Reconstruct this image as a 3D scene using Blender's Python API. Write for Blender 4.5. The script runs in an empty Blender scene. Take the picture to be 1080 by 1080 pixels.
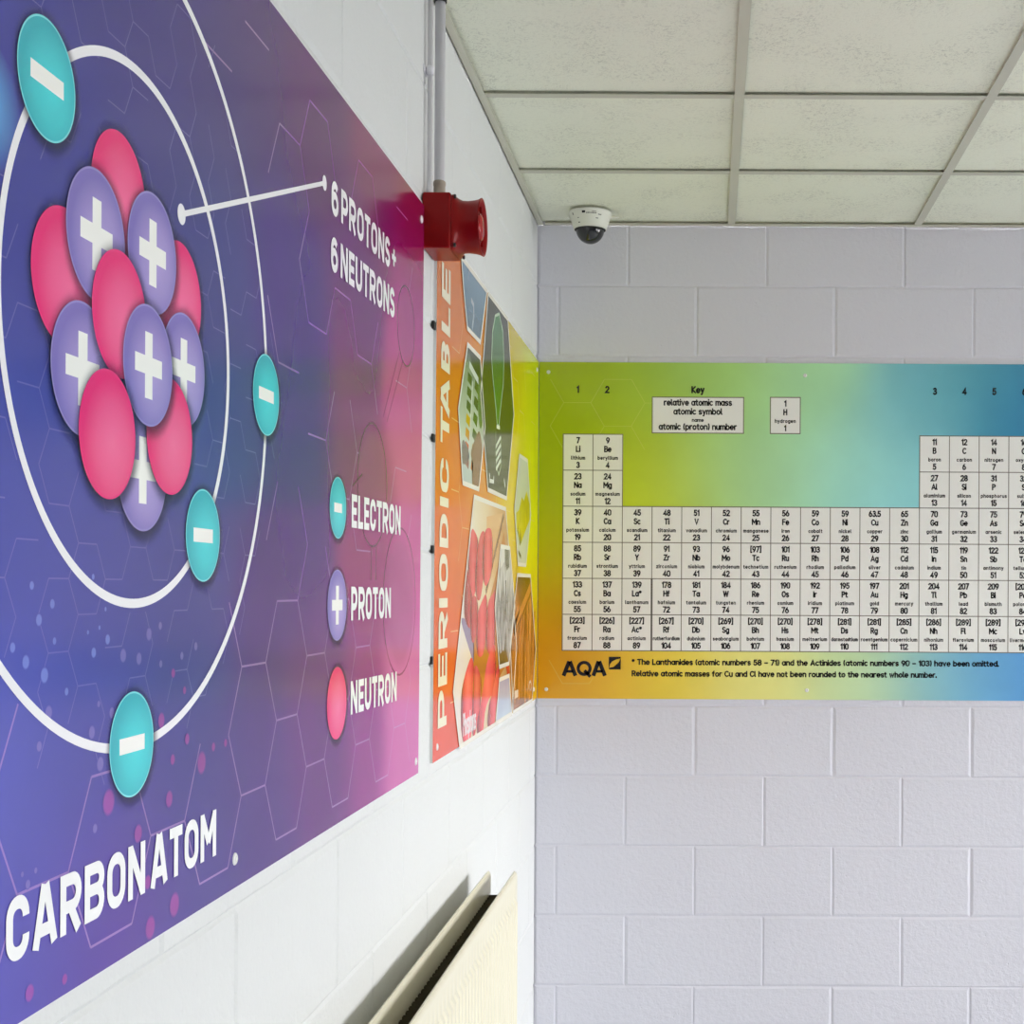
import bpy, bmesh, math, random
from mathutils import Vector, Matrix
random.seed(7)
C = bpy.context.scene.collection

# ------------------------------------------------------------------ measures (metres)
F, VX, VY, TH = 1455.0, 747.0, 621.0, 0.0052      # focal length / principal point / roll of the lens in the 1080 px frame
CAM_H = 1.60
SKY = 45.0
FACE_L = 0.549        # distance from camera axis to the face of the boards on the left wall
FACE_B = 4.44         # distance to the face of the board on the back wall
XL = -0.555           # left wall plane
YB = 4.446            # back wall plane
ZC = 2.770            # ceiling
XR, YF = 5.6, -3.6    # right wall, wall behind the camera

def PL(x, y, w=0.0):
    """point (depth, height) on the left boards' plane that the photograph shows at pixel x, y"""
    a = (x - VX) + TH * (y - VY); b = (y - VY) - TH * (x - VX)
    d = F * (FACE_L - w) / (-a)
    return d, CAM_H - b * d / F

def PB(x, y):
    a = (x - VX) + TH * (y - VY); b = (y - VY) - TH * (x - VX); s = FACE_B / F
    return a * s, CAM_H - b * s

def lin(c):
    return tuple(((v / 255.0) / 12.92) if v / 255.0 <= 0.04045 else (((v / 255.0) + 0.055) / 1.055) ** 2.4 for v in c[:3])

# ------------------------------------------------------------------ materials
def new_mat(name):
    m = bpy.data.materials.new(name); m.use_nodes = True
    return m, m.node_tree.nodes, m.node_tree.links, m.node_tree.nodes['Principled BSDF']

def plain(name, col, rough=0.5, metal=0.0, spec=0.5, alpha=1.0):
    m, N, L, b = new_mat(name)
    b.inputs['Base Color'].default_value = (*col, 1)
    b.inputs['Roughness'].default_value = rough
    b.inputs['Metallic'].default_value = metal
    b.inputs['Specular IOR Level'].default_value = spec
    b.inputs['Alpha'].default_value = alpha
    return m

GLOSS, SPEC = 0.16, 0.42
_pc = {}
def ink(rgb, alpha=1.0):
    """flat printed colour, same gloss as the boards"""
    k = (tuple(rgb), alpha)
    if k not in _pc:
        _pc[k] = plain('print_ink', lin(rgb), GLOSS, 0, SPEC, alpha)
    return _pc[k]

def wall_mat(name, col, bump=0.35):
    m, N, L, b = new_mat(name)
    b.inputs['Roughness'].default_value = 0.55
    b.inputs['Specular IOR Level'].default_value = 0.3
    tc = N.new('ShaderNodeTexCoord')
    n1 = N.new('ShaderNodeTexNoise'); n1.inputs['Scale'].default_value = 75; n1.inputs['Detail'].default_value = 4; n1.inputs['Roughness'].default_value = 0.6
    n2 = N.new('ShaderNodeTexVoronoi'); n2.inputs['Scale'].default_value = 60
    n3 = N.new('ShaderNodeTexNoise'); n3.inputs['Scale'].default_value = 2.2; n3.inputs['Detail'].default_value = 4
    n4 = N.new('ShaderNodeTexNoise'); n4.inputs['Scale'].default_value = 28; n4.inputs['Detail'].default_value = 2
    for n in (n1, n2, n3, n4): L.new(tc.outputs['Object'], n.inputs['Vector'])
    # rare little pits
    r = N.new('ShaderNodeMapRange'); r.inputs['From Min'].default_value = 0.0; r.inputs['From Max'].default_value = 0.22
    L.new(n2.outputs['Distance'], r.inputs['Value'])
    r2 = N.new('ShaderNodeMapRange'); r2.inputs['From Min'].default_value = 0.60; r2.inputs['From Max'].default_value = 0.66
    L.new(n4.outputs['Fac'], r2.inputs['Value'])
    inv = N.new('ShaderNodeMath'); inv.operation = 'SUBTRACT'; inv.inputs[0].default_value = 1; L.new(r.outputs['Result'], inv.inputs[1])
    pit = N.new('ShaderNodeMath'); pit.operation = 'MULTIPLY'; L.new(inv.outputs[0], pit.inputs[0]); L.new(r2.outputs['Result'], pit.inputs[1])
    h = N.new('ShaderNodeMath'); h.operation = 'MULTIPLY_ADD'; L.new(pit.outputs[0], h.inputs[0]); h.inputs[1].default_value = -0.7; L.new(n1.outputs['Fac'], h.inputs[2])
    bp = N.new('ShaderNodeBump'); bp.inputs['Strength'].default_value = bump; bp.inputs['Distance'].default_value = 0.006
    L.new(h.outputs[0], bp.inputs['Height']); L.new(bp.outputs['Normal'], b.inputs['Normal'])
    mx = N.new('ShaderNodeMix'); mx.data_type = 'RGBA'
    mx.inputs['A'].default_value = (*[c * 0.96 for c in col], 1); mx.inputs['B'].default_value = (*[min(1, c * 1.03) for c in col], 1)
    L.new(n3.outputs['Fac'], mx.inputs['Factor']); L.new(mx.outputs['Result'], b.inputs['Base Color'])
    return m

def tile_mat(name, col):
    m, N, L, b = new_mat(name)
    b.inputs['Roughness'].default_value = 0.9; b.inputs['Specular IOR Level'].default_value = 0.1
    tc = N.new('ShaderNodeTexCoord')
    mp = N.new('ShaderNodeMapping'); L.new(tc.outputs['Object'], mp.inputs['Vector'])
    w = N.new('ShaderNodeTexNoise'); w.inputs['Scale'].default_value = 26; w.inputs['Detail'].default_value = 3
    L.new(mp.outputs['Vector'], w.inputs['Vector'])
    mixv = N.new('ShaderNodeMix'); mixv.data_type = 'RGBA'; mixv.inputs['Factor'].default_value = 0.03
    L.new(mp.outputs['Vector'], mixv.inputs['A']); L.new(w.outputs['Color'], mixv.inputs['B'])
    n1 = N.new('ShaderNodeTexNoise'); n1.inputs['Scale'].default_value = 125; n1.inputs['Detail'].default_value = 3; n1.inputs['Distortion'].default_value = 1.2
    L.new(mixv.outputs['Result'], n1.inputs['Vector'])
    n2 = N.new('ShaderNodeTexNoise'); n2.inputs['Scale'].default_value = 7; L.new(tc.outputs['Object'], n2.inputs['Vector'])
    th = N.new('ShaderNodeMapRange'); th.inputs['From Min'].default_value = 0.36; th.inputs['From Max'].default_value = 0.50
    L.new(n1.outputs['Fac'], th.inputs['Value'])
    pr = N.new('ShaderNodeMapRange'); pr.inputs['From Min'].default_value = 0.40; pr.inputs['From Max'].default_value = 0.62
    pr.inputs['To Min'].default_value = 0.2; pr.inputs['To Max'].default_value = 1.0
    L.new(n2.outputs['Fac'], pr.inputs['Value'])
    iv = N.new('ShaderNodeMath'); iv.operation = 'SUBTRACT'; iv.inputs[0].default_value = 1; L.new(th.outputs['Result'], iv.inputs[1])
    ml = N.new('ShaderNodeMath'); ml.operation = 'MULTIPLY'; L.new(iv.outputs[0], ml.inputs[0]); L.new(pr.outputs['Result'], ml.inputs[1])
    bp = N.new('ShaderNodeBump'); bp.inputs['Strength'].default_value = 0.45; bp.inputs['Distance'].default_value = 0.003; bp.invert = True
    L.new(ml.outputs[0], bp.inputs['Height']); L.new(bp.outputs['Normal'], b.inputs['Normal'])
    mx = N.new('ShaderNodeMix'); mx.data_type = 'RGBA'
    mx.inputs['A'].default_value = (*col, 1); mx.inputs['B'].default_value = (*[c * 0.80 for c in col], 1)
    L.new(ml.outputs[0], mx.inputs['Factor']); L.new(mx.outputs['Result'], b.inputs['Base Color'])
    return m

def print_mat(name):
    """board print whose colours come from the mesh's colour attribute 'ink'"""
    m, N, L, b = new_mat(name)
    b.inputs['Roughness'].default_value = GLOSS; b.inputs['Specular IOR Level'].default_value = SPEC
    a = N.new('ShaderNodeAttribute'); a.attribute_name = 'ink'
    n = N.new('ShaderNodeTexNoise'); n.inputs['Scale'].default_value = 6; n.inputs['Detail'].default_value = 3
    tc = N.new('ShaderNodeTexCoord'); L.new(tc.outputs['Object'], n.inputs['Vector'])
    r = N.new('ShaderNodeMapRange'); r.inputs['To Min'].default_value = 0.9; r.inputs['To Max'].default_value = 1.1
    L.new(n.outputs['Fac'], r.inputs['Value'])
    v = N.new('ShaderNodeVectorMath'); v.operation = 'SCALE'; L.new(a.outputs['Color'], v.inputs[0]); L.new(r.outputs['Result'], v.inputs['Scale'])
    L.new(v.outputs['Vector'], b.inputs['Base Color'])
    return m

def ball_mat(name, mid, edge, rim):
    """printed ball: radial colour from the disc's UVs (centre 0,0 - rim 1)"""
    m, N, L, b = new_mat(name)
    b.inputs['Roughness'].default_value = GLOSS; b.inputs['Specular IOR Level'].default_value = SPEC
    uv = N.new('ShaderNodeUVMap')
    of = N.new('ShaderNodeVectorMath'); of.operation = 'SUBTRACT'; of.inputs[1].default_value = (0.15, -0.12, 0)
    L.new(uv.outputs['UV'], of.inputs[0])
    ln = N.new('ShaderNodeVectorMath'); ln.operation = 'LENGTH'; L.new(of.outputs['Vector'], ln.inputs[0])
    cr = N.new('ShaderNodeValToRGB'); L.new(ln.outputs['Value'], cr.inputs['Fac'])
    e = cr.color_ramp.elements
    e[0].position = 0.0; e[0].color = (*lin(mid), 1); e[1].position = 1.0; e[1].color = (*lin(edge), 1)
    x = cr.color_ramp.elements.new(0.55); x.color = (*[(p * .6 + q * .4) for p, q in zip(lin(mid), lin(edge))], 1)
    ln2 = N.new('ShaderNodeVectorMath'); ln2.operation = 'LENGTH'; L.new(uv.outputs['UV'], ln2.inputs[0])
    g = N.new('ShaderNodeMath'); g.operation = 'GREATER_THAN'; g.inputs[1].default_value = 0.965; L.new(ln2.outputs['Value'], g.inputs[0])
    mx = N.new('ShaderNodeMix'); mx.data_type = 'RGBA'; L.new(g.outputs[0], mx.inputs['Factor'])
    L.new(cr.outputs['Color'], mx.inputs['A']); mx.inputs['B'].default_value = (*lin(rim), 1)
    L.new(mx.outputs['Result'], b.inputs['Base Color'])
    return m

def soft_mat(name, rgb, strength, inner=0.78, outer=1.0):
    """soft-edged printed blot, fading out between UV radius inner and outer"""
    m, N, L, b = new_mat(name)
    b.inputs['Base Color'].default_value = (*lin(rgb), 1)
    b.inputs['Roughness'].default_value = GLOSS; b.inputs['Specular IOR Level'].default_value = SPEC
    uv = N.new('ShaderNodeUVMap'); ln = N.new('ShaderNodeVectorMath'); ln.operation = 'LENGTH'; L.new(uv.outputs['UV'], ln.inputs[0])
    r = N.new('ShaderNodeMapRange'); r.interpolation_type = 'SMOOTHSTEP'
    r.inputs['From Min'].default_value = inner; r.inputs['From Max'].default_value = outer
    r.inputs['To Min'].default_value = strength; r.inputs['To Max'].default_value = 0
    L.new(ln.outputs['Value'], r.inputs['Value']); L.new(r.outputs['Result'], b.inputs['Alpha'])
    return m

# ------------------------------------------------------------------ mesh helpers
def link(name, bm, mats, parent=None, smooth=False, loc=None):
    me = bpy.data.meshes.new(name)
    if loc is not None:
        bmesh.ops.translate(bm, verts=bm.verts, vec=-Vector(loc))
    bm.normal_update()
    bm.to_mesh(me); bm.free()
    if not isinstance(mats, (list, tuple)): mats = [mats]
    for m in mats: me.materials.append(m)
    if smooth:
        for p in me.polygons: p.use_smooth = True
    o = bpy.data.objects.new(name, me); C.objects.link(o)
    if loc is not None: o.location = loc
    if parent is not None:
        o.parent = parent
        pl = Vector((0, 0, 0)); q = parent
        while q is not None: pl += q.location; q = q.parent
        o.location = Vector(o.location) - pl
    return o

def tag(o, label=None, cat=None, group=None, kind=None):
    if label: o['label'] = label
    if cat: o['category'] = cat
    if group: o['group'] = group
    if kind: o['kind'] = kind
    return o

def empty(name, loc, label, cat):
    o = bpy.data.objects.new(name, None); o.empty_display_size = 0.05; C.objects.link(o); o.location = loc
    return tag(o, label, cat)

def box(bm, x0, x1, y0, y1, z0, z1, mi=0, bev=0):
    vs = [bm.verts.new((x, y, z)) for x in (x0, x1) for y in (y0, y1) for z in (z0, z1)]
    q = [(0, 1, 3, 2), (4, 6, 7, 5), (0, 4, 5, 1), (2, 3, 7, 6), (0, 2, 6, 4), (1, 5, 7, 3)]
    fs = [bm.faces.new([vs[i] for i in f]) for f in q]
    for f in fs: f.material_index = mi
    if bev:
        es = list({e for f in fs for e in f.edges})
        bmesh.ops.bevel(bm, geom=es, offset=bev, segments=3, affect='EDGES', profile=0.5)
    return vs

def lathe(bm, prof, origin, axis='Z', seg=48, cap0=False, cap1=False, mi=0):
    """prof: list of (radius, height along axis)"""
    ox, oy, oz = origin; rings = []
    for r, h in prof:
        ring = []
        for i in range(seg):
            a = 2 * math.pi * i / seg; c, s = r * math.cos(a), r * math.sin(a)
            p = {'Z': (ox + c, oy + s, oz + h), 'X': (ox + h, oy + c, oz + s), 'Y': (ox + c, oy + h, oz + s)}[axis]
            ring.append(bm.verts.new(p))
        rings.append(ring)
    for a, b in zip(rings, rings[1:]):
        for i in range(seg):
            f = bm.faces.new((a[i], a[(i + 1) % seg], b[(i + 1) % seg], b[i])); f.smooth = True; f.material_index = mi
    if cap0: bm.faces.new(rings[0]).material_index = mi
    if cap1: bm.faces.new(rings[-1]).material_index = mi
    return rings

# places: map (s, t) print coordinates + layer to the world
LAY = 0.0001
def onL(s, t, k): return (-FACE_L + LAY * k, s, t)        # left boards: s = depth, t = height
def onB(s, t, k): return (s, FACE_B - LAY * k, t)         # back board

def poly(bm, pts, k, on=onL):
    f = bm.faces.new([bm.verts.new(on(s, t, k)) for s, t in pts]); return f

def ribbon(bm, pts, w, k, on=onL, closed=False):
    q_ = [pts[0]]
    for p in pts[1:]:
        if (Vector(p) - Vector(q_[-1])).length > w * .02: q_.append(p)
    if closed and (Vector(q_[0]) - Vector(q_[-1])).length <= w * .02: q_.pop()
    n = len(q_); P = [Vector(p) for p in q_]; Lf, Rt = [], []
    for i in range(n):
        a = P[i - 1] if (i > 0 or closed) else None
        b = P[(i + 1) % n] if (i < n - 1 or closed) else None
        d1 = (P[i] - a).normalized() if a is not None else None
        d2 = (b - P[i]).normalized() if b is not None else None
        if d1 is None: d1 = d2
        if d2 is None: d2 = d1
        n1 = Vector((-d1.y, d1.x)); n2 = Vector((-d2.y, d2.x)); nn = (n1 + n2)
        if nn.length < 1e-6: nn = n1
        nn.normalize(); m = w / 2 / max(0.45, nn.dot(n1))
        Lf.append(bm.verts.new(on(*(P[i] + nn * m), k))); Rt.append(bm.verts.new(on(*(P[i] - nn * m), k)))
    for i in range(n if closed else n - 1):
        j = (i + 1) % n
        bm.faces.new((Lf[i], Lf[j], Rt[j], Rt[i]))

def disc(bm, c, r, k, on=onL, seg=48, ry=None):
    ry = ry or r
    uvl = bm.loops.layers.uv.verify()
    ring = [(math.cos(2 * math.pi * i / seg), math.sin(2 * math.pi * i / seg)) for i in range(seg)]
    cv = bm.verts.new(on(c[0], c[1], k)); vs = [bm.verts.new(on(c[0] + r * a, c[1] + ry * b, k)) for a, b in ring]
    for i in range(seg):
        j = (i + 1) % seg
        f = bm.faces.new((cv, vs[i], vs[j]))
        for l, q in zip(f.loops, ((0, 0), ring[i], ring[j])): l[uvl].uv = q

def arc(cx, cy, rx, ry, a0, a1, n=8):
    return [(cx + rx * math.cos(math.radians(a0 + (a1 - a0) * i / n)), cy + ry * math.sin(math.radians(a0 + (a1 - a0) * i / n))) for i in range(n + 1)]

# ------------------------------------------------------------------ drawn capitals (rounded, bold)
def glyph(ch, w, h, t):
    """centre lines of a capital in a w x h box, stroke t -> list of (points, closed)"""
    x0, x1, y0, y1 = t / 2, w - t / 2, t / 2, h - t / 2
    xm, ym = w / 2, h / 2; r = min((x1 - x0) / 2, (y1 - y0) / 2) * 0.92
    full_y0, full_y1 = 0, h
    def bowl(ya, yb, xs=None):   # half loop open at the left
        rr = min((yb - ya) / 2, (x1 - x0) * 0.6)
        return [(x0, yb)] + arc(x1 - rr, yb - rr, rr, rr, 90, 0, 6) + arc(x1 - rr, ya + rr, rr, rr, 0, -90, 6) + [(x0, ya)]
    if ch == 'I': return [([(xm, 0), (xm, h)], False)]
    if ch == 'L': return [([(x0, h), (x0, y0), (w, y0)], False)]
    if ch == 'T': return [([(0, y1), (w, y1)], False), ([(xm, 0), (xm, y1)], False)]
    if ch == 'E': return [([(w, y1), (x0, y1), (x0, y0), (w, y0)], False), ([(x0, ym), (w * .92, ym)], False)]
    if ch == 'N': return [([(x0, 0), (x0, h)], False), ([(x1, 0), (x1, h)], False), ([(x0 + t * .05, h - t * .3), (x1 - t * .05, t * .3)], False)]
    if ch == 'M': return [([(x0, 0), (x0, h)], False), ([(x1, 0), (x1, h)], False), ([(x0, h - t * .2), (xm, h * .36)], False), ([(x1, h - t * .2), (xm, h * .36)], False)]
    if ch == 'A': return [([(x0 * .8, 0), (xm - t * .12, h)], False), ([(w - x0 * .8, 0), (xm + t * .12, h)], False), ([(w * .22, h * .27), (w * .78, h * .27)], False)]
    if ch == 'P': return [([(x0, 0), (x0, h)], False), (bowl(h * .40, y1), False)]
    if ch == 'R': return [([(x0, 0), (x0, h)], False), (bowl(h * .44, y1), False), ([(xm * .95, h * .44), (x1, 0)], False)]
    if ch == 'B': return [([(x0, 0), (x0, h)], False), (bowl(h * .53, y1), False), (bowl(y0, h * .53), False)]
    if ch == 'D': return [([(x0, 0), (x0, h)], False), (bowl(y0, y1), False)]
    if ch == 'O': return [(arc(x1 - r, y1 - r, r, r, 90, 0, 6) + arc(x1 - r, y0 + r, r, r, 0, -90, 6) + arc(x0 + r, y0 + r, r, r, -90, -180, 6) + arc(x0 + r, y1 - r, r, r, 180, 90, 6), True)]
    if ch == 'C': return [(([(x1, min(h * .66, y1 - r - t * .1))] + arc(x1 - r, y1 - r, r, r, 0, 90, 6) + arc(x0 + r, y1 - r, r, r, 90, 180, 6) + arc(x0 + r, y0 + r, r, r, 180, 270, 6) + arc(x1 - r, y0 + r, r, r, -90, 0, 6) + [(x1, max(h * .34, y0 + r + t * .1))]), False)]
    if ch == 'U': return [([(x0, h)] + arc(x0 + r, y0 + r, r, r, 180, 270, 6) + arc(x1 - r, y0 + r, r, r, -90, 0, 6) + [(x1, h)], False)]
    if ch == 'S':
        q = (y1 - y0) / 4; rx = (x1 - x0) / 2
        return [(arc(xm, y1 - q, rx, q, 15, 90, 5) + arc(xm, y1 - q, rx, q, 100, 270, 9)[0:] + arc(xm, y0 + q, rx, q, 80, -90, 9) + arc(xm, y0 + q, rx, q, -100, -165, 5), False)]
    if ch == '6':
        q = (y1 - y0) * .31; rx = (x1 - x0) / 2
        return [(arc(xm, y0 + q, rx, q, 0, 360, 20)[:-1], True), ([(x0, y0 + q), (x0, y1 - rx)] + arc(xm, y1 - rx * .95, rx, rx * .95, 180, 35, 7), False)]
    if ch == '+': return [([(0, ym), (w, ym)], False), ([(xm, ym - w / 2), (xm, ym + w / 2)], False)]
    return []

WID = {'I': .30, 'M': 1.2, '+': .72, 'L': .78, 'E': .80, 'S': .86, 'T': .86, 'A': 1.04, 'C': .94, 'P': .92, '6': .92}
def caps(bm, text, s0, s1, base, h, t, k, gap=None, slope=0.0):
    """write text between s0 and s1 on the left boards"""
    gap_u, space = 0.16, 0.36
    tot = 0
    for i, c in enumerate(text):
        tot += space if c == ' ' else WID.get(c, 1.0)
        if i < len(text) - 1 and c != ' ' and text[i + 1] != ' ': tot += gap_u
    u = (s1 - s0) / tot; s = s0
    for i, c in enumerate(text):
        if c == ' ': s += space * u; continue
        w = WID.get(c, 1.0) * u
        for n_, (pts, cl) in enumerate(glyph(c, w, h, t)):
            ribbon(bm, [(s + a, base + b + slope * (s + a - s0)) for a, b in pts], t * (.9 if c == '+' else 1), k + .5 * n_, onL, cl)
        s += w
        if i < len(text) - 1 and text[i + 1] != ' ': s += gap_u * u

def caps_up(bm, ch, z0, z1, s_base, s_top, t, k):
    """one capital turned a quarter turn left: runs upward, its head towards the camera side"""
    w = z1 - z0; h = s_base - s_top
    for n_, (pts, cl) in enumerate(glyph(ch, w, h, t)):
        ribbon(bm, [(s_base - b, z0 + a) for a, b in pts], t, k + .5 * n_, onL, cl)

# ------------------------------------------------------------------ small type, drawn as rounded single strokes
A_ = arc
def _el(cx, cy, rx, ry, n=14): return (arc(cx, cy, rx, ry, 0, 360, n)[:-1], True)
def _o(*s): return [(list(p), False) for p in s]
XH = .70; B_ = (.24, XH / 2, .24, XH / 2)
FONT = {
 '0': (.50, [([(.0, .28)] + A_(.25, .26, .25, .26, 180, 360, 8) + A_(.25, .74, .25, .26, 0, 180, 8), True)]),
 '1': (.22, _o([(0, .80), (.20, 1), (.20, 0)])),
 '2': (.50, _o(A_(.25, .73, .24, .27, 165, -25, 9) + [(0, 0), (.52, 0)])),
 '3': (.48, _o(A_(.23, .76, .21, .24, 150, -90, 9), A_(.23, .26, .25, .26, 90, -150, 9))),
 '4': (.54, _o([(.40, 0), (.40, 1), (0, .25), (.54, .25)])),
 '5': (.48, _o([(.44, 1), (.08, 1), (.05, .56)] + A_(.22, .32, .26, .32, 115, -145, 9))),
 '6': (.50, [_el(.25, .31, .25, .31), ([(.01, .36), (.08, .68), (.30, 1)], False)]),
 '7': (.48, _o([(0, 1), (.48, 1), (.14, 0)])),
 '8': (.50, [_el(.25, .76, .21, .24), _el(.25, .27, .25, .27)]),
 '9': (.50, [_el(.25, .69, .25, .31), ([(.49, .64), (.42, .32), (.20, 0)], False)]),
 'a': (.50, [_el(.23, XH / 2, .23, XH / 2), ([(.50, XH), (.50, 0)], False)]), 'b': (.48, [_el(*B_), ([(0, 1.02), (0, 0)], False)]),
 'c': (.42, _o(A_(.24, XH / 2, .24, XH / 2, 50, 310, 10))), 'd': (.48, [_el(*B_), ([(.48, 1.02), (.48, 0)], False)]),
 'e': (.48, _o([(.02, .36)] + A_(.24, XH / 2, .24, XH / 2, 0, 310, 12))), 'f': (.28, _o([(.10, 0), (.10, .82)] + A_(.27, .84, .17, .18, 180, 100, 4), [(-.03, .66), (.27, .66)])),
 'g': (.48, [_el(*B_), ([(.48, XH), (.48, -.08)] + A_(.26, -.08, .22, .20, 0, -140, 5), False)]), 'h': (.44, _o([(0, 1.02), (0, 0)], [(0, .45)] + A_(.22, .46, .22, .24, 150, 0, 6) + [(.44, 0)])),
 'i': (.0, _o([(0, XH), (0, 0)], [(0, .96), (0, 1.04)])), 'k': (.40, _o([(0, 1.02), (0, 0)], [(.38, XH), (.02, .34), (.40, 0)])), 'l': (.08, _o([(0, 1.02), (0, .10), (.10, 0)])),
 'm': (.72, _o([(0, XH), (0, 0)], [(0, .50)] + A_(.18, .50, .18, .20, 150, 0, 5) + [(.36, 0)], [(.36, .50)] + A_(.54, .50, .18, .20, 150, 0, 5) + [(.72, 0)])),
 'n': (.44, _o([(0, XH), (0, 0)], [(0, .45)] + A_(.22, .46, .22, .24, 150, 0, 6) + [(.44, 0)])), 'o': (.48, [_el(*B_)]),
 'p': (.48, [_el(*B_), ([(0, XH), (0, -.28)], False)]), 'q': (.48, [_el(*B_), ([(.48, XH), (.48, -.28)], False)]), 'r': (.28, _o([(0, XH), (0, 0)], [(0, .42)] + A_(.26, .44, .26, .26, 160, 85, 4))),
 's': (.38, _o(A_(.19, .52, .18, .18, 35, 240, 7) + A_(.19, .18, .19, .18, 60, -145, 7))), 't': (.28, _o([(.10, .92), (.10, .16)] + A_(.26, .16, .16, .16, 180, 280, 4), [(-.03, .68), (.27, .68)])),
 'u': (.44, _o([(0, XH)] + A_(.22, .24, .22, .24, 180, 330, 7), [(.44, XH), (.44, 0)])), 'v': (.44, _o([(0, XH), (.22, 0), (.44, XH)])), 'w': (.66, _o([(0, XH), (.17, 0), (.33, XH), (.49, 0), (.66, XH)])),
 'x': (.42, _o([(0, XH), (.42, 0)], [(.42, XH), (0, 0)])), 'y': (.44, _o([(0, XH), (.23, .04)], [(.44, XH), (.16, -.28), (.04, -.28)])), 'z': (.40, _o([(0, XH), (.40, XH), (0, 0), (.42, 0)])),
 'A': (.64, _o([(0, 0), (.32, 1), (.64, 0)], [(.12, .30), (.52, .30)])), 'B': (.50, _o([(0, 0), (0, 1), (.26, 1)] + A_(.26, .77, .20, .23, 90, -90, 6) + [(0, .54)], [(.26, .54)] + A_(.26, .27, .25, .27, 90, -90, 6) + [(0, 0)])),
 'C': (.54, _o(A_(.32, .5, .32, .5, 48, 312, 12))), 'D': (.56, _o([(0, 0), (0, 1), (.24, 1)] + A_(.24, .5, .33, .5, 90, -90, 10) + [(0, 0)])), 'E': (.44, _o([(.44, 1), (0, 1), (0, 0), (.44, 0)], [(0, .52), (.40, .52)])),
 'F': (.44, _o([(.44, 1), (0, 1), (0, 0)], [(0, .52), (.40, .52)])), 'G': (.58, _o(A_(.31, .5, .31, .5, 48, 340, 12) + [(.60, .46), (.36, .46)])), 'H': (.54, _o([(0, 0), (0, 1)], [(.54, 0), (.54, 1)], [(0, .52), (.54, .52)])),
 'I': (.0, _o([(0, 0), (0, 1)])), 'K': (.50, _o([(0, 0), (0, 1)], [(.48, 1), (.03, .50), (.52, 0)])), 'L': (.42, _o([(0, 1), (0, 0), (.42, 0)])), 'M': (.74, _o([(0, 0), (0, 1)], [(.03, .95), (.37, .36), (.71, .95)], [(.74, 1), (.74, 0)])),
 'N': (.58, _o([(0, 0), (0, 1)], [(.03, .96), (.55, .04)], [(.58, 0), (.58, 1)])), 'O': (.62, [_el(.31, .5, .31, .5, 18)]), 'P': (.48, _o([(0, 0), (0, 1), (.24, 1)] + A_(.24, .74, .25, .26, 90, -90, 7) + [(0, .48)])),
 'R': (.50, _o([(0, 0), (0, 1), (.24, 1)] + A_(.24, .74, .25, .26, 90, -90, 7) + [(0, .48)], [(.24, .48), (.50, 0)])), 'S': (.48, _o(A_(.24, .75, .22, .25, 35, 250, 8) + A_(.24, .26, .25, .26, 70, -150, 8))),
 'T': (.54, _o([(0, 1), (.54, 1)], [(.27, 1), (.27, 0)])), 'U': (.54, _o([(0, 1)] + A_(.27, .27, .27, .27, 180, 360, 8) + [(.54, 1)])), 'V': (.58, _o([(0, 1), (.29, 0), (.58, 1)])), 'W': (.90, _o([(0, 1), (.22, 0)], [(.22, 0), (.45, .95)], [(.45, .95), (.68, 0)], [(.68, 0), (.90, 1)])),
 'X': (.52, _o([(0, 1), (.52, 0)], [(.52, 1), (0, 0)])), 'Y': (.54, _o([(0, 1), (.27, .46), (.54, 1)], [(.27, .46), (.27, 0)])), 'Z': (.50, _o([(0, 1), (.50, 1), (0, 0), (.52, 0)])),
 '[': (.14, _o([(.14, 1.1), (0, 1.1), (0, -.1), (.14, -.1)])), ']': (.14, _o([(0, 1.1), (.14, 1.1), (.14, -.1), (0, -.1)])), '(': (.14, _o(A_(.30, .5, .30, .66, 130, 230, 5))), ')': (.14, _o(A_(-.16, .5, .30, .66, 50, -50, 5))),
 '.': (.02, _o([(0, -.02), (0, .12)])), '–': (.44, _o([(0, .42), (.44, .42)])), '*': (.28, _o([(.14, .62), (.14, .96)], [(0, .70), (.28, .88)], [(.28, .70), (0, .88)])), '+': (.5, _o([(0, .5), (.5, .5)], [(.25, .25), (.25, .75)])), ' ': (.16, [])}
def write(bm, s, cx, cz, cap, k, xs=1.0, align='C', wt=.20, width=None, on=onB, gap=.225):
    """s centred (or starting) at cx, its capitals centred on cz; cap = capital height"""
    adv = []; x = 0
    for c in s:
        adv.append(x); x += FONT[c][0] + gap
    wd = x - gap; st = cap * wt; ch = cap - st
    X_ = (width - st) / wd if width else ch * xs
    W_ = wd * X_ + st
    ox = cx - (W_ / 2 if align == 'C' else 0) + st / 2; oz = cz - cap / 2 + st / 2
    n = 0
    for c, a in zip(s, adv):
        for pts, cl in FONT[c][1]:
            P_ = [(ox + (a + p) * X_, oz + q * ch) for p, q in pts]
            if not cl and len(P_) > 1:     # run the ends out half a stroke
                for i_, j_ in ((0, 1), (-1, -2)):
                    d = Vector(P_[i_]) - Vector(P_[j_])
                    if d.length > 1e-7:
                        d.normalize(); P_[i_] = (P_[i_][0] + d.x * st * .42, P_[i_][1] + d.y * st * .42)
            ribbon(bm, P_, st, k + .25 * (n % 3), on, cl); n += 1

# ------------------------------------------------------------------ setting
WALL = (0.738, 0.732, 0.800)
m_wall = wall_mat('painted_blockwork', WALL, .42)
m_wall_l = wall_mat('white_painted_blockwork', (0.725, 0.735, 0.730), .4)
m_white = plain('white_paint', (0.8, 0.8, 0.78), 0.45)

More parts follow.
